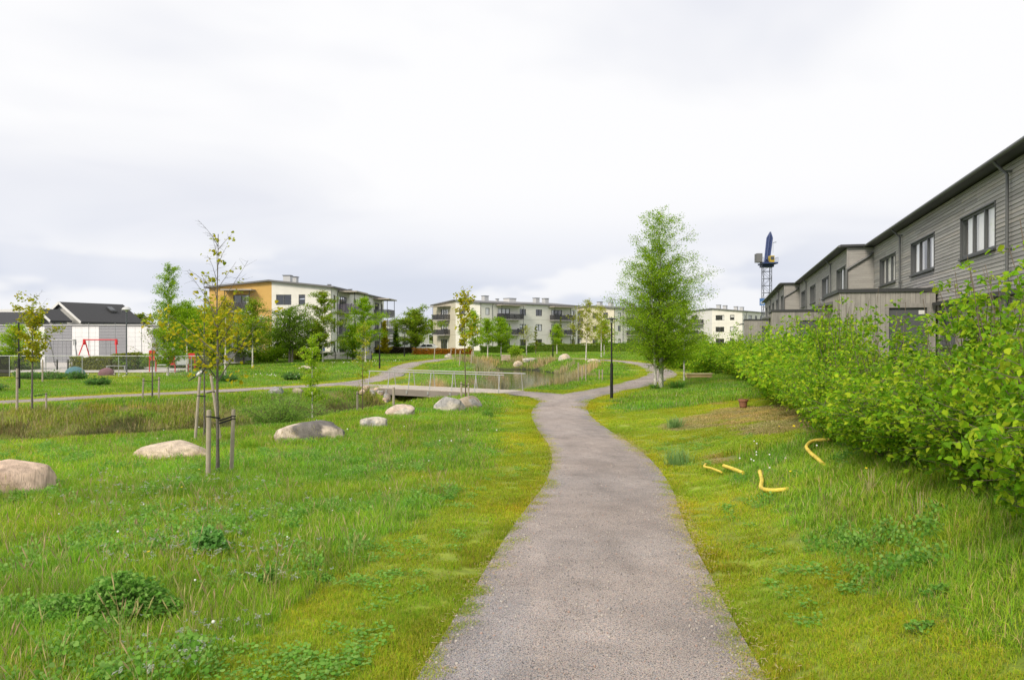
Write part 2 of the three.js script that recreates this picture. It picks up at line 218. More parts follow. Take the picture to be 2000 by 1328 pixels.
// ---------------------------------------------------------------- grass: patches of real blades, laid thousands of times
const leafy = (extra = {}) => new THREE.MeshPhysicalMaterial({ vertexColors: true, roughness: 1, transmission: 0.45, thickness: 0, side: THREE.DoubleSide, specularIntensity: 0.06, ...extra });
const grassMat = leafy();
function bladePatch(seed, { n, size, h0, h1, w, lean, cols, dryShare = 0.06, dry = [0.46, 0.37, 0.1] }) {
  const r = rng(seed), P = [], N = [], C = [], I = [];
  for (let k = 0; k < n; k++) {
    const a = r() * 6.283, q = Math.sqrt(r()) * size / 2 * (0.6 + 0.55 * r()), x = Math.cos(a) * q, z = Math.sin(a) * q, h = r.r(h0, h1) * (0.75 + 0.25 * r()), az = r() * 6.283, l = h * lean * r.r(0.2, 1.3), dx = Math.cos(az), dz = Math.sin(az), ww = w * r.r(0.6, 1.25) / 2, ta = az + 1.57 + r.r(-0.6, 0.6), sx = Math.cos(ta) * ww, sz = Math.sin(ta) * ww;
    const c = r() < dryShare ? dry : mix3(pick(cols, r), pick(cols, r), r()), v = r.r(0.8, 1.2), base = P.length / 3;
    P.push(x - sx, -0.03, z - sz, x + sx, -0.03, z + sz, x + dx * l * 0.35 - sx * 0.8, h * 0.6, z + dz * l * 0.35 - sz * 0.8, x + dx * l * 0.35 + sx * 0.8, h * 0.6, z + dz * l * 0.35 + sz * 0.8, x + dx * l, h * (1 - 0.12 * lean), z + dz * l);
    let nx = -Math.sin(ta) * 0.6, nz = Math.cos(ta) * 0.6; for (let m = 0; m < 5; m++) { N.push(nx * 0.83, 0.75, nz * 0.83); C.push(c[0] * v, c[1] * v, c[2] * v); }
    I.push(base, base + 1, base + 3, base, base + 3, base + 2, base + 2, base + 3, base + 4);
  }
  const g = new THREE.BufferGeometry(); g.setAttribute('position', new THREE.Float32BufferAttribute(P, 3)); g.setAttribute('normal', new THREE.Float32BufferAttribute(N, 3)); g.setAttribute('color', new THREE.Float32BufferAttribute(C, 3)); g.setIndex(I); return g;
}
const GREENS = [[0.23, 0.45, 0.03], [0.31, 0.51, 0.034], [0.18, 0.42, 0.036], [0.41, 0.53, 0.045]];
const LAWNS = [[0.34, 0.49, 0.022], [0.26, 0.46, 0.022], [0.43, 0.51, 0.03], [0.52, 0.49, 0.05]];
const KINDS = {
  lawn: { h0: 0.02, h1: 0.06, lean: 1.3, cols: LAWNS, dryShare: 0.1 },
  dry: { h0: 0.02, h1: 0.06, lean: 1.8, cols: [[0.5, 0.42, 0.15], [0.38, 0.38, 0.08], [0.3, 0.37, 0.06]], dryShare: 0.5, dry: [0.62, 0.5, 0.25] },
  meadow: { h0: 0.06, h1: 0.21, lean: 0.75, cols: GREENS, dryShare: 0.13, dry: [0.55, 0.46, 0.2] },
  straw: { h0: 0.12, h1: 0.34, lean: 0.9, cols: [[0.34, 0.4, 0.05], [0.24, 0.38, 0.03], [0.43, 0.4, 0.1]], dryShare: 0.22, dry: [0.5, 0.4, 0.2] },
  sedge: { h0: 0.08, h1: 0.26, lean: 0.7, cols: [[0.19, 0.22, 0.05], [0.14, 0.18, 0.04], [0.26, 0.23, 0.09]], dryShare: 0.3, dry: [0.24, 0.18, 0.09] },
  reed: { h0: 0.45, h1: 1.0, lean: 0.3, cols: [[0.62, 0.51, 0.27], [0.52, 0.42, 0.2], [0.28, 0.34, 0.08]], dryShare: 0.5, dry: [0.56, 0.46, 0.27] },
};
const tint = (x, d, z) => { const a = fbm(x * 0.35, d * 0.35, 3, 101), b = fbm(x * 1.6, d * 1.6, 2, 113), v = 0.55 + 0.55 * a + 0.4 * b; const y = (fbm(x * 0.55, d * 0.55, 3, 131) - 0.5) * 0.85; return [v * (1 + y * 0.8), v * (1 + y * 0.12), v * (1 - y * 0.4)]; };
const BANDS = [ // from, to, spacing, patch size, blades per patch, blade width
  [2.2, 8, 0.14, 0.28, 90, 0.005], [8, 17, 0.25, 0.45, 110, 0.0075], [17, 34, 0.45, 0.8, 150, 0.013], [34, 62, 0.8, 1.5, 190, 0.024], [62, 140, 1.5, 2.8, 230, 0.05]];
const placed = {}; // 'kind|band' -> list of [matrix elements, colour]
{
  const r = rng(4242), M = new THREE.Matrix4();
  BANDS.forEach(([d0, d1, step, size], bi) => {
    for (let d = d0; d < d1; d += step) {
      const half = 0.70 * d + 2.5 + (bi > 2 ? 4 : 0);
      for (let x = -half; x < half; x += step) {
        const px = x + r.r(-0.6, 0.6) * step, pd = d + r.r(-0.6, 0.6) * step; if (px > wallX(pd) - 1 || (px > hedgeX(pd) + 2.2 && pd < 75)) continue;
        const z = zone(px, pd); let k = z;
        if (z === 'water') continue;
        if (z === 'path') { // stray weeds on the gravel, thicker towards the edges
          const e = pathDist(px, pd); if (PAVED(px, pd) || pd > 25) continue; const edge = ss((e + 0.42 + edgeWobble(px * 1.3, pd * 1.3) * 1.5) / 0.45); if (r() > edge * edge * 0.95 + (px > curve(XE, pd) - 1.5 ? 0.02 : 0.002)) continue; k = 'lawn';
        }
        const e = pathDist(px, pd), sc = (z === 'path' ? r.r(0.3, 0.7) : z === 'lawn' && e < 0.35 ? r.r(0.7, 1.05) : r.r(0.8, 1.2)) , hy = sc * (k === 'meadow' ? mix(0.65, 1.25, fbm(px * 0.5, pd * 0.5, 3, 140)) * mix(0.7, 1, ss((e - 1.2) / 0.8)) : r.r(0.8, 1.2));
        const y = ground(px, pd) + bumps(px, pd) * (e < 0.4 ? 0 : 1), gx = (ground(px + 0.2, pd) - ground(px - 0.2, pd)) / 0.4, gz = -(ground(px, pd + 0.2) - ground(px, pd - 0.2)) / 0.4, a = r() * 6.283, c = Math.cos(a) * sc, s = Math.sin(a) * sc;
        M.set(c, 0, s, px, (c * gx - s * gz), hy, (s * gx + c * gz), y, -s, 0, c, -pd, 0, 0, 0, 1);
        let t = tint(px, pd, z); if (z === 'lawn' && e < 0.3) t = [t[0] * 1.1, t[1], t[2]]; if (k === 'meadow' && bi > 2) t = [t[0] * 0.85, t[1] * 0.9, t[2]];
        const key = k + '|' + bi; (placed[key] = placed[key] || []).push([M.clone(), t]);
        if (k === 'reed') for (let j = 0; j < 3; j++) { const qx = px + r.r(-1, 1) * step * 0.8, qd = pd + r.r(-1, 1) * step * 0.8; if (zone(qx, qd) !== 'reed' && r() < 0.6) continue; const s2 = r.r(0.35, 0.6), a2 = r() * 6.283, c2 = Math.cos(a2) * s2, t2 = Math.sin(a2) * s2; M.set(c2, 0, t2, qx, 0, r.r(0.6, 1.15), 0, ground(qx, qd), -t2, 0, c2, -qd, 0, 0, 0, 1); placed[key].push([M.clone(), t.map((q) => q * r.r(0.85, 1.15))]); }
      }
    }
  });
}
const GRASSNAMES = { lawn: ['mown_grass', 'short mown grass beside the gravel path', 'grass'], dry: ['cut_grass', 'dry cut grass lying below the hedge', 'grass'], meadow: ['meadow_grass', 'long green meadow grass', 'grass'], straw: ['straw_grass', 'yellowed grass on the ditch banks', 'grass'], sedge: ['ditch_grass', 'dark sedge in the ditch bottom', 'grass'], reed: ['reeds', 'beige dry reeds around the pond', 'reeds'] };
for (const [key, list] of Object.entries(placed)) {
  const [k, b] = key.split('|'), [, , , size, n, w] = BANDS[b], K = KINDS[k], variants = 3;
  for (let v = 0; v < variants; v++) {
    const mine = list.filter((_, i) => i % variants === v); if (!mine.length) continue;
    const far = b > 2 ? (k === 'lawn' || k === 'dry' ? 1.3 : 1.1) : 1;
    const g = bladePatch(100 + v * 7 + b * 31 + k.length * 77, { n: k === 'lawn' || k === 'dry' ? n * 2.5 : k === 'reed' ? n * 0.4 : n, size, w: w * (k === 'reed' ? 1 : k === 'lawn' ? 0.9 : 1), ...K, h0: K.h0 * far, h1: K.h1 * far });
    const o = new THREE.InstancedMesh(g, grassMat, mine.length); const c = new THREE.Color();
    mine.forEach(([m, t], i) => { o.setMatrixAt(i, m); c.setRGB(t[0], t[1], t[2]); o.setColorAt(i, c); });
    const [nm, label, cat] = GRASSNAMES[k]; o.name = numbered(nm); tag(o, label, cat, null, 'stuff'); o.castShadow = o.receiveShadow = true; scene.add(o);
  }
}
// ---------------------------------------------------------------- buildings
const woodTex = makeTex(512, 512, (u, v) => { const g = tfbm(u, v, 4, 3, 5), s = 0.5 * tnoise(u * 0.999, v, 6, 8); let t = 0, a = 0.5; for (let k = 0; k < 4; k++) { t += a * tnoise(u * (k + 1) % 1, 0, 8, 9) * 0; a *= 0.5; } const grain = mix(tnoise((u * 3) % 1, v, 128, 21), tnoise((u * 2) % 1, v, 64, 22), 0.5); const line = 0.5 + 0.5 * Math.sin((v * 90 + 3 * tfbm(u, v, 3, 3, 33)) * 6.283 / 4); const k = 0.62 + 0.22 * g + 0.26 * (grain - 0.5) + 0.1 * line + 0.08 * s; return [k, k * 0.985, k * 0.97]; });
const woodX = woodTex; woodX.repeat.set(0.35, 1.3);
const woodV = woodTex.clone(); woodV.rotation = Math.PI / 2; woodV.repeat.set(1.3, 0.35); woodV.needsUpdate = true;
const wood = (r, g, b, t) => std(r, g, b, 0.9, { map: t, bumpMap: t, bumpScale: 0.004 });
const BOARDS = [[0.45, 0.44, 0.432], [0.52, 0.508, 0.497], [0.385, 0.377, 0.372], [0.5, 0.475, 0.45], [0.44, 0.434, 0.43]].map((c) => wood(...c, woodX));
const PLANKS = [[0.36, 0.347, 0.332], [0.4, 0.386, 0.367], [0.325, 0.314, 0.302], [0.38, 0.367, 0.35]].map((c) => wood(...c, woodV));
const PALEPLANKS = [[0.45, 0.41, 0.365], [0.49, 0.45, 0.4]].map((c) => wood(...c, woodV));
const darkMetal = std(0.05, 0.052, 0.055, 0.5, { metalness: 0.3 }), greyMetal = std(0.14, 0.145, 0.15, 0.5, { metalness: 0.3 }), frameGrey = std(0.1, 0.105, 0.11, 0.55);
const glassPane = std(1, 1, 1, 0.0, { transmission: 1, thickness: 0, ior: 1.5 }), darkGlass = std(0.035, 0.042, 0.05, 0.05, { specularIntensity: 1, ior: 1.9 }), curtain = std(0.85, 0.85, 0.84, 0.95);
const HROW = 5.1, GY = 2.15, DIRT = 74.36 * Math.PI / 180;

function wallHoles(m, L, H, holes, put, y0 = 0) { // rectangles of a wall with its openings left out; put(x0, x1, y0, y1)
  const xs = [...new Set([0, L, ...holes.flatMap((h) => [h[0], h[1]])])].sort((a, b) => a - b), ys = [...new Set([y0, H, ...holes.flatMap((h) => [h[2], h[3]])])].sort((a, b) => a - b);
  for (let j = 0; j < ys.length - 1; j++) { let s = null; for (let i = 0; i <= xs.length - 1; i++) { const solid = i < xs.length - 1 && !holes.some((h) => xs[i] >= h[0] - 1e-6 && xs[i + 1] <= h[1] + 1e-6 && ys[j] >= h[2] - 1e-6 && ys[j + 1] <= h[3] + 1e-6); if (solid && s === null) s = xs[i]; if (!solid && s !== null) { put(s, xs[i], ys[j], ys[j + 1]); s = null; } } }
}
function rowHouse(label, x, d, len, windows, pipes, single, seed, skirt) {
  const o = thing('timber_row_house', label, 'house', x, GY, d, DIRT, 'stepped timber row houses behind the hedge'), r = rng(seed), y0 = skirt ? 2.2 : 0.25;
  const holes = windows.map(([a, b, lo = 3.25, hi = 4.32]) => [a, b, lo, hi]);
  const w = new MB(); wallHoles(w, len, HROW - 0.05, holes, (a, b, p, q) => w.box(a, b, p, q, 0.03, 0.25)); w.box(0.0, 0.2, 0, HROW - 0.05, 0.25, 8.8); w.box(len - 0.2, len, 0, HROW - 0.05, 0.25, 8.8); w.box(0.2, len - 0.2, 0, HROW - 0.05, 8.6, 8.8); w.box(0.2, len - 0.2, 2.6, 2.8, 0.25, 8.6); w.build('wall', std(0.3, 0.29, 0.28, 0.9), o);
  const joined = single ? null : new MB();
  const pitch = 0.098; let row = 0;
  for (let y = y0; y < HROW - 0.06; y += pitch, row++) {
    let cuts = holes.filter((h) => y + pitch > h[2] - 0.02 && y < h[3] + 0.02).map((h) => [h[0] - 0.04, h[1] + 0.04]); let spans = [], s = 0; for (const c of cuts.sort((a, b) => a[0] - b[0])) { spans.push([s, c[0]]); s = c[1]; } spans.push([s, len]);
    for (const [a, b] of spans) { let p = a; while (p < b - 0.02) { let q = p + r.r(5.2, 7.4); if (b - q < 2.2) q = b; const mb = joined || new MB(), y1 = Math.min(y + pitch - 0.006, HROW - 0.05), t = r.r(-0.003, 0.003); mb.off = [r() * 9, r() * 9]; mb.hexa([[p + 0.003, y, 0.03], [q - 0.003, y, 0.03], [q - 0.003, y, -0.006 + t], [p + 0.003, y, -0.006 + t], [p + 0.003, y1, 0.03], [q - 0.003, y1, 0.03], [q - 0.003, y1, 0.006 + t], [p + 0.003, y1, 0.006 + t]].map((v, i, all) => v)); if (!joined) mb.build('board', pick(BOARDS, r), o); p = q; } }
  }
  // the step's side wall facing down the path
  const side = joined || new MB(); for (let y = 0.25; y < HROW - 0.06; y += pitch) { side.off = [r() * 9, r() * 9]; side.box(-0.028, 0, y, Math.min(y + pitch - 0.008, HROW - 0.05), 0.035, 3.2); } if (!joined) side.build('side_cladding', BOARDS[0], o).userData.kind = 'stuff'; else { joined.build('cladding', BOARDS[0], o).userData.kind = 'stuff'; }
  const cp = new MB(); cp.box(-0.05, 0.06, 0.2, HROW - 0.05, -0.04, 0.03); cp.build('corner_board', BOARDS[2], o);
  const roof = new MB(); roof.box(-0.22, len + 0.05, HROW - 0.03, HROW + 0.07, -0.32, 9.1); roof.build('roof', darkMetal, o);
  const gut = new MB(); gut.tube([[-0.2, HROW + 0.0, -0.37], [len, HROW + 0.0, -0.37]], 0.05, 8); gut.build('gutter', greyMetal, o);
  for (const s of pipes) { const p = new MB(); p.tube([[s, HROW - 0.02, -0.36], [s, HROW - 0.12, -0.3], [s, HROW - 0.34, -0.08], [s, 0.1, -0.08]], 0.036, 8); for (const y of [1.2, 3.1, 4.8]) p.box(s - 0.06, s + 0.06, y, y + 0.04, -0.12, -0.0); p.build('downpipe', greyMetal, o); }
  { const p = new MB(); p.tube([[-0.1, HROW - 0.3, 0.98], [-0.1, HROW - 0.42, 0.9], [-0.1, HROW - 0.95, 0.06], [-0.1, HROW - 1.05, -0.06], [-0.1, 0.1, -0.06]], 0.05, 8); p.build('downpipe', greyMetal, o); }
  holes.forEach(([a, b, lo, hi], k) => { // window: frame with three lights, sill, glass, curtain, dark room
    const f = new MB(), z0 = 0.03, z1 = 0.12; for (const q of [[a, a + 0.05, lo, hi], [b - 0.05, b, lo, hi]]) f.box(...q, z0, z1); f.box(a + 0.05, b - 0.05, lo, lo + 0.06, z0, z1); f.box(a + 0.05, b - 0.05, hi - 0.05, hi, z0, z1); const third = (b - a) / 3; for (const n of [1, 2]) f.box(a + third * n - 0.04, a + third * n + 0.04, lo + 0.06, hi - 0.05, z0 + 0.005, z1);
    f.box(a - 0.03, a, lo - 0.02, hi + 0.03, -0.02, 0.12); f.box(b, b + 0.03, lo - 0.02, hi + 0.03, -0.02, 0.12); f.box(a - 0.03, b + 0.03, hi, hi + 0.035, -0.03, 0.12);
    const win = f.build('window', frameGrey, o); const si = new MB(); si.hexa([[a - 0.05, lo - 0.05, 0.1], [b + 0.05, lo - 0.05, 0.1], [b + 0.05, lo - 0.07, -0.07], [a - 0.05, lo - 0.07, -0.07], [a - 0.05, lo, 0.1], [b + 0.05, lo, 0.1], [b + 0.05, lo - 0.03, -0.07], [a - 0.05, lo - 0.03, -0.07]]); si.build('sill', darkMetal, win);
    for (let n = 0; n < 3; n++) { const g = new MB(); g.quad([a + third * n + 0.035, lo + 0.05, 0.075], [a + third * (n + 1) - 0.035, lo + 0.05, 0.075], [a + third * (n + 1) - 0.035, hi - 0.04, 0.075], [a + third * n + 0.035, hi - 0.04, 0.075]); g.build('pane', glassPane, win); }
    
    let cu = new MB(); const folds = [], open = k % 3 === 2 ? 0.45 : 0.04; for (let x = a + 0.03; x <= b - 0.03; x += 0.035) folds.push([x, 0.15 + 0.014 * Math.sin(x * 34) + 0.014 * Math.sin(x * 7.3 + k)]);
    for (let i = 0; i < folds.length - 1; i++) { const s = (folds[i][0] - a) / (b - a); if (k % 3 === 2 && s > 0.3 && s < 0.62) { if (cu.p.length) { cu.build('curtain', curtain, o); cu = new MB(); } continue; } cu.quad([folds[i][0], lo + 0.02, folds[i][1]], [folds[i + 1][0], lo + 0.02, folds[i + 1][1]], [folds[i + 1][0], hi, folds[i + 1][1]], [folds[i][0], hi, folds[i][1]]); } cu.build('curtain', curtain, o);
  });
  return o;
}
const sA = (t) => (t + 8) * 1.0385, sB = (t) => t * 1.0385;
const houseA = rowHouse('grey weathered timber row house with low shed and dark door in front', 8.66, 8.6, sA(17.45), [[sA(-5.2), sA(-2.4)], [sA(1.8), sA(4.54)], [sA(7.3), sA(10.33)], [sA(12.92), sA(15.94)], [sA(5.1), sA(6.5), 0.85, 1.85]], [sA(0.77), sA(11.78)], true, 11, true);
{ // ground-floor band of vertical planks below a ledge, with a small wall lamp
  const L = new MB(); L.box(0, sA(6.7), 2.06, 2.16, -0.2, 0.03); L.build('ledge', darkMetal, houseA);
  const r = rng(5); for (let s = 0.02; s < sA(6.7); s += 0.145) { if (s + 0.14 > sA(5.1) - 0.05 && s < sA(6.5) + 0.05) { const b = new MB(); b.box(s, s + 0.138, 0.2, 0.83, -0.012, 0.028); b.build('plank', pick(PLANKS, r), houseA); continue; } const b = new MB(); b.off = [r() * 5, r() * 5]; b.box(s, s + 0.138, 0.2, 2.06, -0.012, 0.028); b.build('plank', pick(PALEPLANKS, r), houseA); }
  const w = new MB(); w.tube([[sA(1.5), 1.72, -0.06], [sA(1.5), 1.92, -0.06]], 0.05, 10); w.box(sA(1.5) - 0.03, sA(1.5) + 0.03, 1.78, 1.86, -0.06, 0); w.build('wall_lamp', std(0.7, 0.7, 0.68, 0.5), houseA);
}
rowHouse('grey timber row house stepped forward beyond the house with the dark shed door', 14.78, 34.33, sB(24), [[sB(0.6), sB(3.5)], [sB(6.6), sB(9.5)], [sB(13), sB(16)], [sB(19.4), sB(22.2)]], [sB(5.26), sB(18)], false, 12);
rowHouse('grey timber row house at the end of the row beside the tower crane', 20.49, 58.6, sB(33), [[sB(1), sB(4)], [sB(7.5), sB(10.5)], [sB(14), sB(17)], [sB(20.5), sB(23.5)], [sB(27), sB(30)]], [sB(6), sB(19)], false, 13);
function shed(label, x, d, seed) { // local x along the wall away from the camera, -z towards the path
  const o = thing('garden_shed', label, 'shed', x, GY, d, DIRT, 'timber sheds in front of the row houses'), r = rng(seed), W = 2.77, D = 3.74, H = 2.5, door = [0.31, 1.36, 2.02];
  const core = new MB(); core.box(0.02, D, 0, H, -W + 0.02, -door[1]); core.box(0.02, D, 0, H, -door[0], -0.07); core.box(0.02, D, door[2], H, -door[1], -door[0]); core.box(0.25, D, 0, door[2], -door[1], -door[0]); core.build('wall', std(0.3, 0.28, 0.26, 0.9), o); const pl = new MB(); pl.box(0.03, D, -1.4, -0.003, -W + 0.03, -0.07); pl.build('plinth', std(0.3, 0.3, 0.29, 0.95), o);
  for (let z = 0.08; z < W - 0.01; z += 0.1383) { const z1 = Math.min(z + 0.132, W), b = new MB(), mid = (z + z1) / 2, lo = mid > door[0] - 0.06 && mid < door[1] + 0.06 ? door[2] + 0.13 : 0.02; b.off = [r() * 9, r() * 9]; b.box(-0.004 + r.r(-0.003, 0.003), 0.02, lo, H, -z1, -z); b.build('plank', pick(PLANKS, r), o); }
  for (let s = 0; s < D - 0.02; s += 0.14) { const b = new MB(); b.off = [r() * 9, r() * 9]; b.box(s, Math.min(s + 0.134, D), 0.02, H - 0.06, -W - 0.002, -W + 0.02); b.build('plank', pick(PALEPLANKS, r), o); }
  const tr = new MB(); tr.box(-0.03, 0.02, 0, door[2] + 0.12, -door[1] - 0.12, -door[1]); tr.box(-0.03, 0.02, 0, door[2] + 0.12, -door[0], -door[0] + 0.12); tr.box(-0.034, 0.02, door[2], door[2] + 0.13, -door[1] - 0.12, -door[0] + 0.12); tr.build('door_frame', PLANKS[2], o);
  const dr = new MB(); dr.box(0.05, 0.1, 0.02, door[2] - 0.01, -door[1] + 0.01, -door[0] - 0.01); const dd = dr.build('door', std(0.085, 0.09, 0.098, 0.6), o); const hd = new MB(); hd.tube([[0.03, 1.02, -door[1] + 0.1], [0.0, 1.02, -door[1] + 0.1], [0.0, 1.02, -door[1] + 0.22]], 0.012, 6); hd.build('handle', greyMetal, dd);
  const nm = new MB(); nm.box(0.04, 0.05, door[2] - 0.2, door[2] - 0.08, -door[0] - 0.22, -door[0] - 0.06); nm.build('number_plate', std(0.7, 0.7, 0.68, 0.6), dd);
  const rf = new MB(); rf.box(-0.06, D + 0.05, H, H + 0.11, -W - 0.05, -0.03); rf.build('roof', darkMetal, o);
  const ev = new MB(); ev.hexa([[1.5, H - 0.3, -W - 0.004], [D, H - 0.3, -W - 0.004], [D, H - 0.36, -W - 0.42], [1.5, H - 0.36, -W - 0.42], [1.5, H - 0.2, -W - 0.004], [D, H - 0.2, -W - 0.004], [D, H - 0.28, -W - 0.42], [1.5, H - 0.28, -W - 0.42]]); ev.build('side_canopy', greyMetal, o);
  return o;
}
shed('low timber shed with a dark grey door and vertical planks', 12.8, 23.4, 31);
shed('timber shed with flat roof standing before the middle row house', 14.78 + 0.28 * 7.6, 34.33 + 7.6, 32);
shed('timber shed with flat roof standing before the end row house', 20.49 + 0.28 * 6.5, 58.6 + 6.5, 33);

// gabled blocks: corner at the origin, long face along +x facing +z, gable along -z facing -x
function gabled(name, label, category, group, u) {
  const { x, d, y, deg, L, W, H, rise, over = 0.5, wallMat, gableMats, roofMat, trim, floors = 3, cols = [], gcols = [], vents = [], balcony, band = true } = u;
  const o = thing(name, label, category, x, y, d, deg * Math.PI / 180, group), fh = H / floors;
  const toHoles = (list) => list.flatMap(([a, b, kind, from = 0]) => { const r = []; for (let f = from; f < floors; f++) r.push(kind === 'door' ? [a, b, f * fh + 0.12, f * fh + 2.25] : kind === 'tall' ? [a, b, f * fh + 0.35, f * fh + 2.25] : [a, b, f * fh + 0.85, f * fh + 2.25]); return r; });
  const fh1 = toHoles(cols), gh1 = toHoles(gcols), T = 0.3, G = 0.012;
  const wall = new MB(); for (let f = 0; f < floors; f++) { const lo = f * fh + (f && band ? G : 0), hi = (f + 1) * fh - (band && f < floors - 1 ? G : 0); wallHoles(wall, L, hi, fh1.filter((h) => h[2] >= f * fh && h[3] <= (f + 1) * fh), (a, b, p, q) => wall.box(a, b, p, q, -T, 0), lo); } wall.box(L - T, L, 0, H, -W, -T); wall.box(0, L, 0, H, -W - 0.05, -W);
  wall.build('wall', wallMat, o);
  gableMats.forEach(([g0, g1, mat]) => { const m = new MB(), hs = gh1.filter((h) => h[0] >= g0 && h[1] <= g1).map((h) => [h[0] - g0, h[1] - g0, h[2], h[3]]); for (let f = 0; f < floors; f++) { const lo = f * fh + (f && band ? G : 0), hi = (f + 1) * fh - (band && f < floors - 1 ? G : 0); wallHoles(m, g1 - g0, hi, hs.filter((h) => h[2] >= f * fh && h[3] <= (f + 1) * fh), (a, b, p, q) => m.box(-0.02, T, p, q, -(g0 + b), -(g0 + a)), lo); }
    const top = (g) => H + rise * (1 - Math.abs(g - W / 2) / (W / 2)); const gs = [g0, ...(W / 2 > g0 && W / 2 < g1 ? [W / 2] : []), g1]; for (let i = 0; i < gs.length - 1; i++) { const a = gs[i], b = gs[i + 1]; m.hexa([[-0.02, H, -a], [T, H, -a], [T, H, -b], [-0.02, H, -b], [-0.02, Math.max(top(a) - 0.02, H + 0.004), -a], [T, Math.max(top(a) - 0.02, H + 0.004), -a], [T, Math.max(top(b) - 0.02, H + 0.004), -b], [-0.02, Math.max(top(b) - 0.02, H + 0.004), -b]]); } m.build('gable_wall', mat, o); });
  const rf = new MB(), sl = rise / (W / 2), th = 0.22, e = 0.55; for (const s of [1, -1]) { const y1 = H + rise, y0 = H - sl * over, zr = -W / 2, ze = s > 0 ? over : -W - over; rf.hexa(s > 0 ? [[-e, y0, ze], [L + e, y0, ze], [L + e, y1, zr], [-e, y1, zr], [-e, y0 + th, ze], [L + e, y0 + th, ze], [L + e, y1 + th, zr], [-e, y1 + th, zr]] : [[-e, y1, zr], [L + e, y1, zr], [L + e, y0, ze], [-e, y0, ze], [-e, y1 + th, zr], [L + e, y1 + th, zr], [L + e, y0 + th, ze], [-e, y0 + th, ze]]); } rf.build('roof', roofMat, o); if (floors === 3) for (const px of [3.1, L - 2.2]) { const p = new MB(); p.tube([[px, H - 0.1, 0.3], [px, H - 0.5, 0.06], [px, 0.1, 0.06]], 0.05, 6); p.build('downpipe', greyMetal, o); }
  if (trim) { const m = new MB(); for (const s of [1, -1]) { const ze = s > 0 ? over : -W - over, y0 = H - sl * over; m.bar([-e - 0.03, y0 + 0.1, ze], [-e - 0.03, H + rise + 0.1, -W / 2], 0.06, 0.3); } m.build('bargeboard', trim, o); }
  const winMesh = (h, P, N) => { const [a, b, lo, hi] = h, f = new MB(), B = (p, q, r0, r1, z0, z1) => f.hexa([[p, r0, z1], [q, r0, z1], [q, r0, z0], [p, r0, z0], [p, r1, z1], [q, r1, z1], [q, r1, z0], [p, r1, z0]].map(P)); B(a, a + 0.09, lo, hi, -0.14, -0.03); B(b - 0.09, b, lo, hi, -0.14, -0.03); B(a + 0.09, b - 0.09, lo, lo + 0.09, -0.14, -0.03); B(a + 0.09, b - 0.09, hi - 0.09, hi, -0.14, -0.03); if (b - a > 1.3) { const n = Math.round((b - a) / 1.0); for (let i = 1; i < n; i++) B(a + (b - a) * i / n - 0.05, a + (b - a) * i / n + 0.05, lo + 0.09, hi - 0.09, -0.14, -0.035); }
    const w = f.build('window', u.frameMat || frameGrey, o), g = new MB(); g.quad(...[[a + 0.08, lo + 0.08, -0.1], [b - 0.08, lo + 0.08, -0.1], [b - 0.08, hi - 0.08, -0.1], [a + 0.08, hi - 0.08, -0.1]].map(P)); g.build('pane', paneFar, w); const k = hash2(Math.round(a * 10), Math.round(lo * 10), Math.round(L * 7)); if (k < 0.62) { const c = new MB(), full = k < 0.25, z = -0.2; if (full || k < 0.4) c.quad(...[[a, full ? lo : mix(hi, lo, 0.45), z], [b, full ? lo : mix(hi, lo, 0.45), z], [b, hi, z], [a, hi, z]].map(P)); else { const m = (b - a) * 0.24; c.quad(...[[a, lo, z], [a + m, lo, z], [a + m, hi, z], [a, hi, z]].map(P)); } c.build('curtain', k < 0.5 ? curtain : curtainGrey, o); } };
  fh1.forEach((h) => winMesh(h, (q) => [q[0], q[1], q[2]])); gh1.forEach((h) => winMesh(h, (q) => [q[2] * -1, q[1], -q[0]]));
  for (const [px, pz, w, h, mat] of vents) { const m = new MB(), yb = H + rise * (1 - Math.abs(-pz - W / 2) / (W / 2)) - 0.1; m.box(px, px + w, yb, yb + h + 0.3, pz - w, pz); const v = m.build('roof_vent', mat || std(0.5, 0.51, 0.52, 0.6), o); const c = new MB(); c.box(px - 0.1, px + w + 0.1, yb + h + 0.3, yb + h + 0.38, pz - w - 0.1, pz + 0.1); c.build('cap', greyMetal, v); }
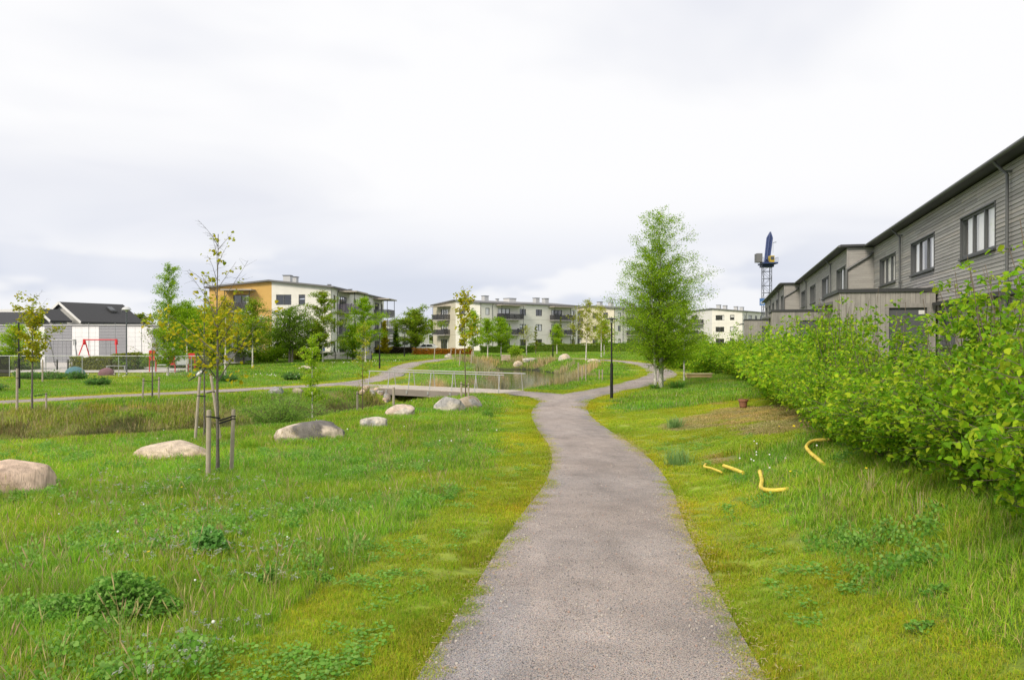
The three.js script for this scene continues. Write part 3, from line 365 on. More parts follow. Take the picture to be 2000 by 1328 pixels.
  for (const b of balcony || []) { // [from, to, floors, reach, railing material, on the gable?, canopy?]
    const [p, q, fl, reach, rmat, gab, can] = b, P = gab ? (v) => [-v[2], v[1], -v[0]] : (v) => v, B = (m, a0, a1, y0, y1, z0, z1) => m.hexa([[a0, y0, z1], [a1, y0, z1], [a1, y0, z0], [a0, y0, z0], [a0, y1, z1], [a1, y1, z1], [a1, y1, z0], [a0, y1, z0]].map(P));
    for (const f of fl) { const yb = f * fh + 0.02, s = new MB(); B(s, p, q, yb - 0.2, yb, 0.003, reach); const sl2 = s.build('balcony', std(0.32, 0.31, 0.3, 0.9), o); const r = new MB(); B(r, p, q, yb + 1.05, yb + 1.1, reach - 0.05, reach); B(r, p, p + 0.05, yb + 1.05, yb + 1.1, 0.01, reach - 0.05); B(r, q - 0.05, q, yb + 1.05, yb + 1.1, 0.01, reach - 0.05); for (let a = p + 0.06; a < q - 0.2; a += 0.22) B(r, a, a + 0.17, yb + 0.06, yb + 1.04, reach - 0.045, reach - 0.02); for (let z = 0.08; z < reach - 0.2; z += 0.22) { B(r, p + 0.01, p + 0.035, yb + 0.06, yb + 1.04, z, z + 0.17); B(r, q - 0.035, q - 0.01, yb + 0.06, yb + 1.04, z, z + 0.17); } r.build('railing', rmat, sl2); const fk = hash2(f, Math.round(p * 10), 5); for (let c = 0; c < 2; c++) { const cx = mix(p + 0.8, q - 1.0, (c + fk) / 2), cz = reach * 0.45, ch = new MB(); B(ch, cx, cx + 0.5, yb + 0.4, yb + 0.46, cz, cz + 0.5); B(ch, cx, cx + 0.5, yb + 0.46, yb + (fk > 0.5 ? 1.3 : 0.95), cz, cz + 0.06); for (const [lx, lz] of [[0, 0], [0.44, 0], [0, 0.44], [0.44, 0.44]]) B(ch, cx + lx, cx + lx + 0.06, yb, yb + 0.4, cz + lz, cz + lz + 0.06); ch.build('balcony_chair', fk > 0.4 ? railDark : railGrey, sl2); } }
    if (can) { const s = new MB(); B(s, p - 0.3, q + 0.3, H - 0.42, H - 0.24, 0.003, reach + 0.3); s.build('canopy', std(0.4, 0.36, 0.31, 0.9), o); const t = new MB(); for (const a of [p + 0.12, q - 0.12]) { const c = [[a, 0, reach - 0.1], [a, H - 0.42, reach - 0.1]].map(P); t.tube(c, 0.05, 6); } t.build('balcony_posts', darkMetal, o); }
  }
  return o;
}
const render1 = (r, g, b) => { const t = makeTex(256, 256, (u, v) => 0.86 + 0.14 * tfbm(u, v, 8, 4, 71)); t.repeat.set(0.2, 0.2); return std(r, g, b, 0.95, { map: t }); };
const paneFar = std(1, 1, 1, 0, { transmission: 1, thickness: 0, ior: 2.2 }), curtainGrey = std(0.5, 0.5, 0.52, 0.95);
const cream = render1(0.82, 0.8, 0.74), ochre = render1(0.68, 0.43, 0.14), beige = render1(0.58, 0.54, 0.44), greyWhite = render1(0.68, 0.68, 0.67), roofGrey = std(0.17, 0.17, 0.175, 0.85), railDark = std(0.045, 0.045, 0.05, 0.6), railMauve = std(0.2, 0.165, 0.23, 0.6), railGrey = std(0.14, 0.14, 0.15, 0.6);
const blockGroup = 'three-storey apartment blocks around the park', vents4 = (a) => a.map((x) => [x, -6.6, 1.0, 1.0]);
gabled('apartment_block', 'cream apartment block with one ochre yellow gable half and mauve balcony', 'building', blockGroup, { x: -24.4, d: 105, y: 0.32, deg: 87, L: 33, W: 16.7, H: 9.55, rise: 0.85, over: 0.5, wallMat: cream, gableMats: [[0, 8.1, cream], [8.1, 16.7, ochre]], roofMat: roofGrey, vents: [...vents4([3, 5.6]), [17, -5, 0.4, 0.8], [26, -4, 0.4, 0.7]],
  cols: [[1.2, 2.2, 'tall'], [4.2, 8, 'door'], [12, 13.4, 'win'], [17, 18.4, 'win'], [21.5, 22.9, 'win'], [26, 29, 'door'], [31, 32, 'win']], gcols: [[3.5, 4.4, 'win'], [5.4, 7.5, 'win'], [11.2, 13.4, 'door']], balcony: [[3.6, 9.6, [2], 2.4, railMauve, false, true], [3.6, 9.6, [1], 2.4, railGrey, false, false], [25, 31, [2], 2.4, railGrey, false, true], [25, 31, [1], 2.4, railGrey, false, false], [10.6, 14.2, [1, 2], 1.3, railDark, true, true]] });
gabled('apartment_block', 'cream apartment block beyond the pond with two columns of dark balconies', 'building', blockGroup, { x: -6.4, d: 157, y: 0.45, deg: 40, L: 27.5, W: 16.7, H: 9.55, rise: 0.8, over: 0.4, wallMat: cream, gableMats: [[0, 8.4, cream], [8.4, 16.7, beige]], roofMat: roofGrey, vents: [[0.8, -6.3, 1.1, 1.1], [5.8, -6, 1.1, 1.1], [10, -7, 0.5, 0.5], [12.6, -6, 2.0, 0.8, std(0.62, 0.62, 0.62, 0.5)], [20.4, -6, 1.1, 1.1], [23.2, -6, 1.1, 1.1]],
  cols: [[1.35, 2.4, 'win'], [4.6, 7.8, 'door'], [10.5, 12.2, 'win'], [15, 16.8, 'win'], [19.5, 22.7, 'door'], [25.6, 26.5, 'win']], gcols: [[2, 2.9, 'tall'], [5.2, 7.2, 'win'], [11.2, 13.8, 'door']], balcony: [[4.3, 10.3, [1, 2], 1.6, railDark, false, true], [19, 25.4, [1, 2], 1.6, railDark, false, true], [10.4, 14.8, [1, 2], 1.6, railDark, true, true]] });
gabled('apartment_block', 'cream apartment block half hidden behind the big birch crown', 'building', blockGroup, { x: 24.5, d: 187, y: 0.45, deg: 40, L: 27.5, W: 16.7, H: 9.55, rise: 0.8, over: 0.4, wallMat: cream, gableMats: [[0, 16.7, render1(0.78, 0.72, 0.58)]], roofMat: roofGrey, vents: vents4([2, 6, 14]), cols: [[1.35, 2.4, 'win'], [4.6, 7.8, 'door'], [10.5, 12.2, 'win'], [15, 16.8, 'win'], [19.5, 22.7, 'door']], gcols: [[2, 3.6, 'win'], [5.2, 7.2, 'win'], [11.2, 13.8, 'door']], balcony: [[4.3, 10.3, [1, 2], 1.6, railDark, false, true], [10.4, 14.8, [1, 2], 1.6, railDark, true, true]] });
gabled('apartment_block', 'far cream apartment block between birch crown and hedge top', 'building', blockGroup, { x: 61.5, d: 208, y: 0.45, deg: 55, L: 27.5, W: 16.7, H: 9.55, rise: 0.8, over: 0.4, wallMat: cream, gableMats: [[0, 8.4, cream], [8.4, 16.7, greyWhite]], roofMat: roofGrey, vents: vents4([1, 6, 15, 20]), cols: [[1.35, 2.4, 'win'], [4.6, 7.8, 'door'], [10.5, 12.2, 'win'], [15, 16.8, 'win']], gcols: [[2.2, 3.4, 'win'], [5, 7.4, 'win'], [12.4, 14.4, 'door']], balcony: [[10.8, 15.2, [1, 2], 1.6, railDark, true, false]] });
// houses round the playground
const whiteTrim = std(0.74, 0.74, 0.73, 0.7), slate = std(0.045, 0.046, 0.05, 0.85), greyBoard = std(0.42, 0.42, 0.41, 0.9);
const house1 = gabled('detached_house', 'pale grey house with steep dark roof and skylight behind the panel wall', 'house', null, { x: -57.3, d: 104, y: 0.3, deg: 65, L: 8.8, W: 8, H: 5.0, rise: 2.45, over: 0.45, wallMat: greyBoard, gableMats: [[0, 8, greyBoard]], roofMat: slate, trim: whiteTrim, floors: 2, cols: [[2, 3.2, 'win'], [6, 7.4, 'win']], gcols: [[3, 4.4, 'win']] });
{ const m = new MB(); m.hexa([[5.6, 6.35, -1.7], [6.6, 6.35, -1.7], [6.6, 7.0, -2.75], [5.6, 7.0, -2.75], [5.6, 6.6, -1.7], [6.6, 6.6, -1.7], [6.6, 7.22, -2.75], [5.6, 7.22, -2.75]]); const s = m.build('skylight', darkMetal, house1); const g = new MB(); g.quad([5.7, 6.62, -1.75], [6.5, 6.62, -1.75], [6.5, 7.22, -2.7], [5.7, 7.22, -2.7]); g.build('pane', darkGlass, s); const p = new MB(); p.tube([[7.6, 6.3, -2.1], [7.6, 7.15, -2.1]], 0.09, 8); p.build('flue', greyMetal, house1); }
gabled('detached_house', 'low pale house with dark roof tucked against the taller grey house', 'house', null, { x: -58.9, d: 100, y: 0.3, deg: 65, L: 1.9, W: 4.4, H: 5.0, rise: 1.35, over: 0.3, wallMat: greyBoard, gableMats: [[0, 7, greyBoard]], roofMat: slate, trim: whiteTrim, floors: 2, cols: [], gcols: [[1.6, 2.8, 'win']] });
const house3 = gabled('detached_house', 'white house with dark roof and red awning band by the playground', 'house', null, { x: -72, d: 96, y: 0.3, deg: 2, L: 11.4, W: 8, H: 4.45, rise: 1.45, over: 0.4, wallMat: render1(0.6, 0.6, 0.58), gableMats: [[0, 8, greyWhite]], roofMat: slate, trim: whiteTrim, floors: 1, cols: [[3, 4.6, 'win'], [7, 8.4, 'win']], vents: [] });
{ const m = new MB(); m.hexa([[7, 2.5, 0.9], [11.3, 2.5, 0.9], [11.3, 2.85, 0.003], [7, 2.85, 0.003], [7, 2.62, 0.9], [11.3, 2.62, 0.9], [11.3, 3.0, 0.003], [7, 3.0, 0.003]]); m.build('awning', std(0.5, 0.03, 0.035, 0.8), house3); const c = new MB(); c.box(4, 10.2, 6.0, 6.5, -5.2, -4.4); c.build('roof_dormer', whiteTrim, house3); }
gabled('detached_house', 'small white house with grey roof behind the parked van', 'house', null, { x: -29, d: 190, y: 0.45, deg: 35, L: 10, W: 8, H: 4.4, rise: 2.3, over: 0.4, wallMat: render1(0.66, 0.66, 0.64), gableMats: [[0, 8, render1(0.66, 0.66, 0.64)]], roofMat: std(0.2, 0.2, 0.21, 0.85), floors: 1, cols: [[2, 3.4, 'win'], [6, 7.4, 'win']], gcols: [[3, 4.6, 'win']] });
{ // open carport with flat dark roof beside the small white house
  const o = thing('carport', 'open carport with flat dark roof by the parked van', 'carport', -27.5, 0.42, 160, 0); const m = new MB(); m.box(-1, 8, 2.5, 2.9, -5, 0); m.build('roof', roofGrey, o); for (const x of [-0.7, 3.5, 7.7]) for (const z of [-0.3, -4.7]) { const p = new MB(); p.box(x - 0.07, x + 0.07, 0, 2.5, z - 0.07, z + 0.07); p.build('post', darkMetal, o); } const b = new MB(); b.box(-0.8, 7.8, 0, 2.4, -4.95, -4.85); b.build('back_panel', std(0.2, 0.2, 0.2, 0.9), o);
}
{ // long panel wall of the playground store: alternating grey boarded and white panels
  const o = thing('panel_building', 'long low building clad in alternating grey and white panels', 'building', -60.2, 0.25, 90, 0), n = 9, pw = 3.13, H = 4.3;
  const core = new MB(); core.box(0, n * pw, 0, H - 0.02, -6, -0.06); core.build('wall', std(0.35, 0.35, 0.36, 0.9), o);
  const gp = std(0.3, 0.305, 0.335, 0.7), wp = std(0.8, 0.8, 0.82, 0.6);
  for (let i = 0; i < n; i++) { const grey = i % 2 === 0, x0 = i * pw + 0.012, x1 = (i + 1) * pw - 0.012; if (grey) for (let y = 0.05; y < H - 0.15; y += 0.35) { const b = new MB(); b.box(x0, x1, y, y + 0.325, -0.05, 0); b.build('panel', gp, o); } else for (let k = 0; k < 3; k++) { const b = new MB(), a = x0 + (x1 - x0) * k / 3; b.box(a + 0.008, a + (x1 - x0) / 3 - 0.008, 0.05, H - 0.13, -0.05, 0); b.build('panel', wp, o); } }
  const c = new MB(); c.box(-0.1, n * pw + 0.1, H - 0.02, H + 0.12, -6.1, 0.12); c.build('roof_edge', std(0.45, 0.45, 0.46, 0.5), o);
}
gabled('detached_house', 'grey-roofed house glimpsed between the yellow maple and the birch', 'house', null, { x: -50, d: 122, y: 0.35, deg: 30, L: 12, W: 8, H: 4.9, rise: 1.2, over: 0.4, wallMat: greyWhite, gableMats: [[0, 8, greyWhite]], roofMat: std(0.22, 0.22, 0.23, 0.8), trim: whiteTrim, floors: 2, cols: [[2, 3.2, 'win'], [6, 7.4, 'win']], gcols: [] });
// ---------------------------------------------------------------- trees, shrubs, hedge
class Leaves { // many small folded leaves in one mesh
  constructor(seed) { this.r = rng(seed); this.P = []; this.N = []; this.C = []; this.I = []; }
  leaf(x, y, z, s, col, wide = 0.62, droop = 0.3, folded = false) {
    const r = this.r, az = r() * 6.283, el = r.r(-0.9, 0.9) - droop, dx = Math.cos(az) * Math.cos(el), dy = Math.sin(el), dz = Math.sin(az) * Math.cos(el), roll = r.r(-1.1, 1.1);
    let sx = -Math.sin(az), sy = 0, sz = Math.cos(az); let ux = dy * sz - dz * sy, uy = dz * sx - dx * sz, uz = dx * sy - dy * sx; const c = Math.cos(roll), q = Math.sin(roll); const ax = sx * c + ux * q, ay = sy * c + uy * q, azz = sz * c + uz * q; const nx = dy * azz - dz * ay, ny = dz * ax - dx * azz, nz = dx * ay - dy * ax, fl = ny < 0 ? -1 : 1;
    const b = this.P.length / 3, w = s * wide / 2, v = r.r(0.8, 1.2), k = folded ? -0.18 * s * fl : 0;
    this.P.push(x, y, z, x + dx * s * 0.45 + ax * w - nx * k, y + dy * s * 0.45 + ay * w - ny * k, z + dz * s * 0.45 + azz * w - nz * k, x + dx * s, y + dy * s, z + dz * s, x + dx * s * 0.45 - ax * w - nx * k, y + dy * s * 0.45 - ay * w - ny * k, z + dz * s * 0.45 - azz * w - nz * k);
    if (folded) { this.P.length = b * 3; const pt = (s1, s2) => this.P.push(x + dx * s * s1 + ax * w * s2 - nx * k * Math.abs(s2), y + dy * s * s1 + ay * w * s2 - ny * k * Math.abs(s2) - s1 * s1 * s * 0.12, z + dz * s * s1 + azz * w * s2 - nz * k * Math.abs(s2)); for (const q of [[0, 0], [0.28, 0.9], [0.66, 0.8], [1, 0], [0.66, -0.8], [0.28, -0.9]]) { pt(...q); const e = q[1] * 0.45; this.N.push(nx * fl + ax * e, ny * fl + ay * e + 0.25, nz * fl + azz * e); this.C.push(col[0] * v, col[1] * v, col[2] * v); } this.I.push(b, b + 1, b + 2, b, b + 2, b + 3, b, b + 3, b + 4, b, b + 4, b + 5); return; }
    const N = [nx * fl, ny * fl, nz * fl]; for (let i = 0; i < 4; i++) { const e = folded ? (i === 1 ? 0.35 : i === 3 ? -0.35 : 0) : 0; this.N.push(N[0] + ax * e, N[1] + ay * e + 0.25, N[2] + azz * e); this.C.push(col[0] * v, col[1] * v, col[2] * v); }
    this.I.push(b, b + 1, b + 2, b, b + 2, b + 3);
  }
  geometry() { const g = new THREE.BufferGeometry(); g.setAttribute('position', new THREE.Float32BufferAttribute(this.P, 3)); for (let i = 0; i < this.N.length; i += 3) { const l = Math.hypot(this.N[i], this.N[i + 1], this.N[i + 2]) || 1; this.N[i] /= l; this.N[i + 1] /= l; this.N[i + 2] /= l; } g.setAttribute('normal', new THREE.Float32BufferAttribute(this.N, 3)); g.setAttribute('color', new THREE.Float32BufferAttribute(this.C, 3)); g.setIndex(this.I); return g; }
  build(name, mat, parent) { const o = new THREE.Mesh(this.geometry(), mat); o.name = name; o.castShadow = o.receiveShadow = true; parent.add(o); return o; }
}
const leafMat = leafy({ transmission: 0.5 });
const birchTex = makeTex(256, 512, (u, v) => { const dash = tnoise(u * 0.5, v, 64, 5) * tnoise(u, v, 16, 6), rough = tfbm(u, v, 8, 4, 9); const k = dash > 0.42 ? 0.12 : 0.78 * (0.75 + 0.4 * rough); return [k, k * 0.97, k * 0.92]; }); birchTex.repeat.set(2, 0.6);
const barkTex = makeTex(256, 256, (u, v) => 0.45 + 0.75 * (tfbm(u, v, 12, 4, 14) - 0.2)); barkTex.repeat.set(6, 2);
const birchBark = std(0.9, 0.88, 0.84, 0.85, { map: birchTex }), greyBark = std(0.2, 0.18, 0.155, 0.9, { map: barkTex, bumpMap: barkTex, bumpScale: 0.006 }), brownTwig = std(0.13, 0.095, 0.07, 0.9), twigBark = std(0.16, 0.125, 0.095, 0.9);
const FOL = {
  birch: [[0.2, 0.32, 0.03], [0.16, 0.28, 0.025], [0.26, 0.36, 0.04], [0.13, 0.24, 0.025]],
  pale: [[0.26, 0.28, 0.05], [0.2, 0.25, 0.04], [0.3, 0.3, 0.07]],
  maple: [[0.33, 0.31, 0.03], [0.26, 0.28, 0.03], [0.36, 0.3, 0.03], [0.2, 0.25, 0.03]],
  dark: [[0.085, 0.16, 0.03], [0.12, 0.2, 0.03], [0.07, 0.13, 0.03]],
  hedge: [[0.19, 0.33, 0.035], [0.26, 0.37, 0.045], [0.13, 0.28, 0.035], [0.31, 0.39, 0.06], [0.1, 0.21, 0.03], [0.16, 0.29, 0.03]],
  lime: [[0.22, 0.33, 0.04], [0.17, 0.29, 0.035], [0.28, 0.37, 0.06]],
  olive: [[0.15, 0.18, 0.05], [0.19, 0.2, 0.06], [0.12, 0.15, 0.04]],
  bronze: [[0.22, 0.17, 0.05], [0.16, 0.18, 0.04], [0.13, 0.2, 0.04], [0.1, 0.17, 0.03]],
  white: [[0.75, 0.75, 0.66]], gold: [[0.38, 0.33, 0.03], [0.3, 0.28, 0.03]], rust: [[0.33, 0.12, 0.03], [0.3, 0.16, 0.04], [0.16, 0.13, 0.04]],
};
for (const k of Object.keys(FOL)) if (k !== 'white') FOL[k] = FOL[k].map((c) => [c[0] * 1.6, c[1] * 1.6, c[2] * 0.6]);   // young spring leaves let much light through
// a tapered trunk, limbs that leave it on all sides, twigs, and leaves gathered along the twigs
function growTree(o, q) {
  const { seed, h, trunkR, crown0 = 0.25, limbs = 16, spread, profile, up = 0.7, leaves, size, cols, bark = greyBark, twig = twigBark, droop = 0.25, clump = 0.28, lean = [0, 0], wide = 0.65, stems = [[0, 0, 1, 0, 0]], tipBare = 0, wander = 0.02, folded = false, blossom = 0, sides = 7, twigR = 1 } = q;
  const r = rng(seed), T = new MB(), B = new MB(), L = new Leaves(seed + 1), spots = [];
  for (const [ox, oz, hs, lx, lz] of stems) {
    const H = h * hs, pts = [], rad = [], n = 9; let wx = 0, wz = 0;
    for (let k = 0; k <= n; k++) { const t = k / n; wx += r.r(-1, 1) * wander * H / n * 2; wz += r.r(-1, 1) * wander * H / n * 2; pts.push([ox + (lean[0] + lx) * H * t * (0.6 + 0.4 * t) + wx * t, t * H - 0.12 * (k === 0 ? 1 : 0), oz + (lean[1] + lz) * H * t * (0.6 + 0.4 * t) + wz * t]); rad.push(Math.max(trunkR * hs * (1 - t) ** 0.85 * (k === 0 ? 1.25 : 1), 0.008)); }
    T.tube(pts, rad, sides + 1, false);
    const at = (t) => { const f = clamp(t) * n, k = Math.min(n - 1, Math.floor(f)), s = f - k; return [0, 1, 2].map((i) => mix(pts[k][i], pts[k + 1][i], s)); };
    const N = Math.round(limbs * hs);
    for (let i = 0; i < N; i++) {
      const t = mix(crown0, 0.97, (i + r()) / N), p = at(t), az = i * 2.4 + r.r(-0.4, 0.4), len = spread * profile((t - crown0) / (1 - crown0)) * r.r(q.even ? 0.72 : 0.55, q.even ? 1.1 : 1.2) * Math.sqrt(hs), el = up * r.r(0.6, 1.3), m = 5, lp = [p]; let e = el, cur = [...p], a2 = az;
      for (let k = 1; k <= m; k++) { cur = [cur[0] + Math.cos(a2) * Math.cos(e) * len / m, cur[1] + Math.sin(e) * len / m, cur[2] + Math.sin(a2) * Math.cos(e) * len / m]; e -= droop * r.r(0.4, 1.3) / m * 4; a2 += r.r(-0.25, 0.25); lp.push(cur); }
      const r0 = Math.max(trunkR * hs * (1 - t) ** 0.85 * 0.45, 0.006) * twigR; B.tube(lp, lp.map((_, k) => Math.max(r0 * (1 - k / (m + 0.4)), 0.003)), 5, false);
      for (let k = 1; k <= m; k++) { const tw = 2 + Math.round(len * 1.2); for (let j = 0; j < tw; j++) { const s = r(), b = [0, 1, 2].map((c) => mix(lp[k - 1][c], lp[k][c], s)), ta = a2 + r.r(-1.6, 1.6), te = r.r(-0.3, 0.7) - droop * 0.5, tl = len * r.r(0.12, 0.3), end = [b[0] + Math.cos(ta) * Math.cos(te) * tl, b[1] + Math.sin(te) * tl, b[2] + Math.sin(ta) * Math.cos(te) * tl]; if (r() < 0.75) B.tube([b, end], [Math.max(r0 * 0.25, 0.0025), 0.0015], 3, false); spots.push([b, end, k / m, t]); } }
    }
    for (let k = 0; k < 6; k++) spots.push([at(0.93), at(1), 1, 1]);
  }
  const c0 = rng(seed + 9);
  const kept = spots.filter((s) => !(tipBare && s[3] > 1 - tipBare && c0() < 0.9));
  for (let i = 0; i < leaves; i++) { let pickd = kept[Math.floor(r() * kept.length)]; if (q.topThin && r() < q.topThin * pickd[3]) pickd = kept[Math.floor(r() * kept.length)]; const [a, b, k, t] = pickd, s = 0.25 + r() * 0.85, g = clump * (0.35 + 0.65 * k); const x = mix(a[0], b[0], s) + r.g() * g, y = mix(a[1], b[1], s) + r.g() * g * 0.8 - 0.1 * g, z = mix(a[2], b[2], s) + r.g() * g; L.leaf(x, y, z, size * r.r(0.65, 1.3), blossom && r() < blossom ? FOL.white[0] : pick(cols, r), wide, droop, folded); }
  T.build('trunk', bark, o); if (B.p.length) B.build('branches', twig, o); L.build('crown', leafMat, o).userData.kind = 'stuff';
  return o;
}
const coneP = (t) => 0.18 + 0.95 * Math.min(1, (t + 0.12) * 4) * (1 - t) ** 0.75, roundP = (t) => Math.sqrt(Math.max(0.04, 1 - (2 * t - 0.85) ** 2 * 0.8)), colP = (t) => 0.55 + 0.45 * Math.sin(Math.PI * Math.min(1, t + 0.15)), fanP = (t) => 0.45 + 0.55 * (1 - t);
const tree = (name, label, x, d, group, q) => growTree(thing(name, label, 'tree', x, ground(x, d), d, 0, group), q);

// the big multi-stemmed birch beside the path
tree('birch_tree', 'tall full birch with white double trunk beside the path lamp', 9.3, 48.8, 'birches around the park', { seed: 21, h: 10.9, trunkR: 0.12, crown0: 0.13, limbs: 60, spread: 4.2, even: true, topThin: 0.8, profile: (t) => (0.1 + 0.98 * Math.min(1, 0.62 + t * 1.5) * (1 - t) ** 0.55), up: 0.92, leaves: 88000, size: 0.082, cols: FOL.birch, bark: birchBark, twig: brownTwig, droop: 0.2, clump: 0.3, stems: [[0, 0, 1, 0.0, 0], [-0.35, 0.25, 0.8, -0.05, 0.02], [0.15, -0.35, 0.72, 0.06, -0.02]] });
tree('birch_tree', 'slender birch with dark lower stem just behind the big birch', 12.7, 57.5, 'birches around the park', { seed: 22, h: 6.2, trunkR: 0.07, crown0: 0.2, limbs: 22, spread: 1.6, profile: coneP, leaves: 9000, size: 0.09, cols: FOL.birch, bark: birchBark, twig: brownTwig });
// left side
tree('birch_tree', 'tall feathery birch by the playground fence', -28.0, 63.4, 'birches around the park', { seed: 23, h: 9.1, trunkR: 0.1, crown0: 0.08, limbs: 46, spread: 2.3, profile: coneP, up: 0.95, topThin: 0.7, leaves: 20000, size: 0.1, cols: FOL.birch, bark: birchBark, twig: brownTwig, droop: 0.2, clump: 0.26, lean: [0.012, 0] });
tree('maple_tree', 'staked young maple with sparse yellow leaves and two bare top shoots', -6.36, 16.84, 'staked young maples', { seed: 24, h: 5.2, trunkR: 0.042, crown0: 0.36, limbs: 20, spread: 1.7, profile: (t) => 1.0 - 0.6 * t, up: 1.0, leaves: 680, size: 0.085, cols: FOL.maple, bark: greyBark, twig: greyBark, droop: 0.06, clump: 0.14, tipBare: 0.4, wide: 0.9, folded: true, wander: 0.03, twigR: 1.25 });
tree('maple_tree', 'thin staked maple with few leaves beside the magpie post', -9.84, 24.93, 'staked young maples', { seed: 25, h: 5.1, trunkR: 0.035, crown0: 0.4, limbs: 12, spread: 1.0, profile: fanP, up: 1.0, leaves: 260, size: 0.1, cols: FOL.maple, bark: greyBark, twig: greyBark, droop: 0.06, clump: 0.12, tipBare: 0.2, wide: 0.9 });
tree('maple_tree', 'leafy yellow-green maple tied to stakes on the far ditch bank', -22.42, 36.4, 'staked young maples', { seed: 26, h: 5.5, trunkR: 0.05, crown0: 0.4, limbs: 18, spread: 1.5, profile: roundP, up: 0.9, leaves: 1900, size: 0.12, cols: [...FOL.maple, ...FOL.pale], bark: greyBark, twig: greyBark, droop: 0.05, clump: 0.17, tipBare: 0.2, wide: 0.9 });
tree('maple_tree', 'small reddish maple with nearly bare twigs between two stakes', -19.0, 41.16, 'staked young maples', { seed: 27, h: 4.3, trunkR: 0.045, crown0: 0.42, limbs: 14, spread: 1.3, profile: roundP, up: 0.95, leaves: 420, size: 0.09, cols: FOL.bronze, bark: greyBark, twig: brownTwig, droop: 0.05, clump: 0.14, wide: 0.9 });
tree('maple_tree', 'tall thin yellow maple standing at the footbridge', -2.45, 41.3, 'staked young maples', { seed: 28, h: 5.9, trunkR: 0.035, crown0: 0.42, limbs: 18, spread: 1.05, profile: roundP, up: 0.95, leaves: 1000, size: 0.13, cols: FOL.maple, bark: brownTwig, twig: twigBark, droop: 0.05, clump: 0.14, tipBare: 0.1, wide: 0.9, lean: [-0.03, 0] });
tree('birch_tree', 'small bright green birch growing on the ditch slope', -8.1, 31.6, 'birches around the park', { seed: 29, h: 3.5, trunkR: 0.028, crown0: 0.22, limbs: 22, spread: 0.75, profile: colP, up: 0.8, leaves: 2600, size: 0.085, cols: FOL.lime, bark: birchBark, twig: brownTwig, clump: 0.13 });
tree('birch_tree', 'wispy pale young birch tied to a stake near the bridge', -6.45, 33.6, 'birches around the park', { seed: 30, h: 3.9, trunkR: 0.022, crown0: 0.35, limbs: 18, spread: 0.6, profile: colP, up: 0.9, leaves: 650, size: 0.08, cols: FOL.pale, bark: brownTwig, twig: brownTwig, clump: 0.13 });
const wood1 = [ // label, x, d, options
  ['white-stemmed birch with yellow tuft near the magpie post', -23.0, 62.5, { seed: 41, h: 6.2, crown0: 0.4, spread: 1.3, leaves: 3200, cols: FOL.maple, size: 0.13 }],
  ['birch with orange-tinged crown at the thicket edge', -26.3, 79, { seed: 42, h: 6.6, crown0: 0.3, spread: 1.9, leaves: 9500, cols: [...FOL.birch, ...FOL.bronze], size: 0.13 }],
  ['leaning white birch stem at the end of the thicket', -29.2, 70, { seed: 43, h: 6.0, crown0: 0.4, spread: 1.7, leaves: 6500, cols: FOL.birch, size: 0.13 }],
  ['bronze-tipped birch before the cream gable', -22.1, 91, { seed: 44, h: 8.0, crown0: 0.22, spread: 2.3, leaves: 12000, cols: [...FOL.bronze, ...FOL.birch], size: 0.15 }],
  ['upright birch before the mauve balcony', -17.3, 92, { seed: 45, h: 7.4, crown0: 0.25, spread: 2.2, leaves: 11000, cols: FOL.birch, size: 0.15 }],
  ['birch with dense fresh crown before the block beyond the pond', -5.6, 113, { seed: 46, h: 6.4, crown0: 0.22, spread: 1.7, leaves: 7000, cols: FOL.lime, size: 0.17 }],
  ['thin birch with forked white stem beside the fresh green birch', -3.4, 109, { seed: 47, h: 5.2, crown0: 0.35, spread: 1.3, leaves: 4500, cols: FOL.birch, size: 0.16 }],
  ['low round birch under the balconies of the far block', -1.6, 113, { seed: 48, h: 5.4, crown0: 0.25, spread: 1.9, leaves: 7500, cols: FOL.birch, size: 0.17 }],
  ['leaning pale birch behind the reeds', 9.0, 95, { seed: 49, h: 7.2, crown0: 0.3, spread: 1.9, leaves: 3300, cols: FOL.pale, size: 0.15, lean: [0.05, 0] }],
  ['pale sparse birch between the reeds and the big birch', 12.6, 110, { seed: 50, h: 7.0, crown0: 0.3, spread: 1.6, leaves: 3000, cols: FOL.pale, size: 0.15 }],
  ['small dark birch with white stem by the block corner', 14.2, 120, { seed: 51, h: 5.2, crown0: 0.3, spread: 1.4, leaves: 5000, cols: FOL.birch, size: 0.16 }],
  ['little round birch on a thin stem before the balcony column', 7.2, 125, { seed: 52, h: 4.6, crown0: 0.35, spread: 1.2, leaves: 4200, cols: FOL.lime, size: 0.16 }],
  ['bare-stemmed young birch before the cream facade', 2.2, 118, { seed: 53, h: 4.4, crown0: 0.45, spread: 1.1, leaves: 700, cols: FOL.pale, size: 0.14 }],
];
for (const [label, x, d, q] of wood1) tree('birch_tree', label, x, d, 'birches around the park', { trunkR: 0.085, limbs: 26, profile: coneP, up: 0.75, bark: birchBark, twig: brownTwig, clump: 0.36, ...q, spread: q.spread * 1.45, leaves: q.leaves * 1.05, h: q.h * 1.04 });
tree('willow_tree', 'broad round tree with grey-green crown between the two cream blocks', -15.6, 126, null, { seed: 55, h: 6.7, trunkR: 0.2, crown0: 0.18, limbs: 34, spread: 4.2, profile: roundP, up: 0.85, leaves: 20000, size: 0.2, cols: [...FOL.olive, ...FOL.birch], clump: 0.42 });
tree('hawthorn_tree', 'white-flowering hawthorn in the thicket before the yellow gable', -29.6, 86, null, { seed: 56, h: 5.4, trunkR: 0.12, crown0: 0.12, limbs: 26, spread: 3.2, profile: roundP, leaves: 13000, size: 0.16, cols: [...FOL.birch, ...FOL.dark], blossom: 0.3, clump: 0.34 });
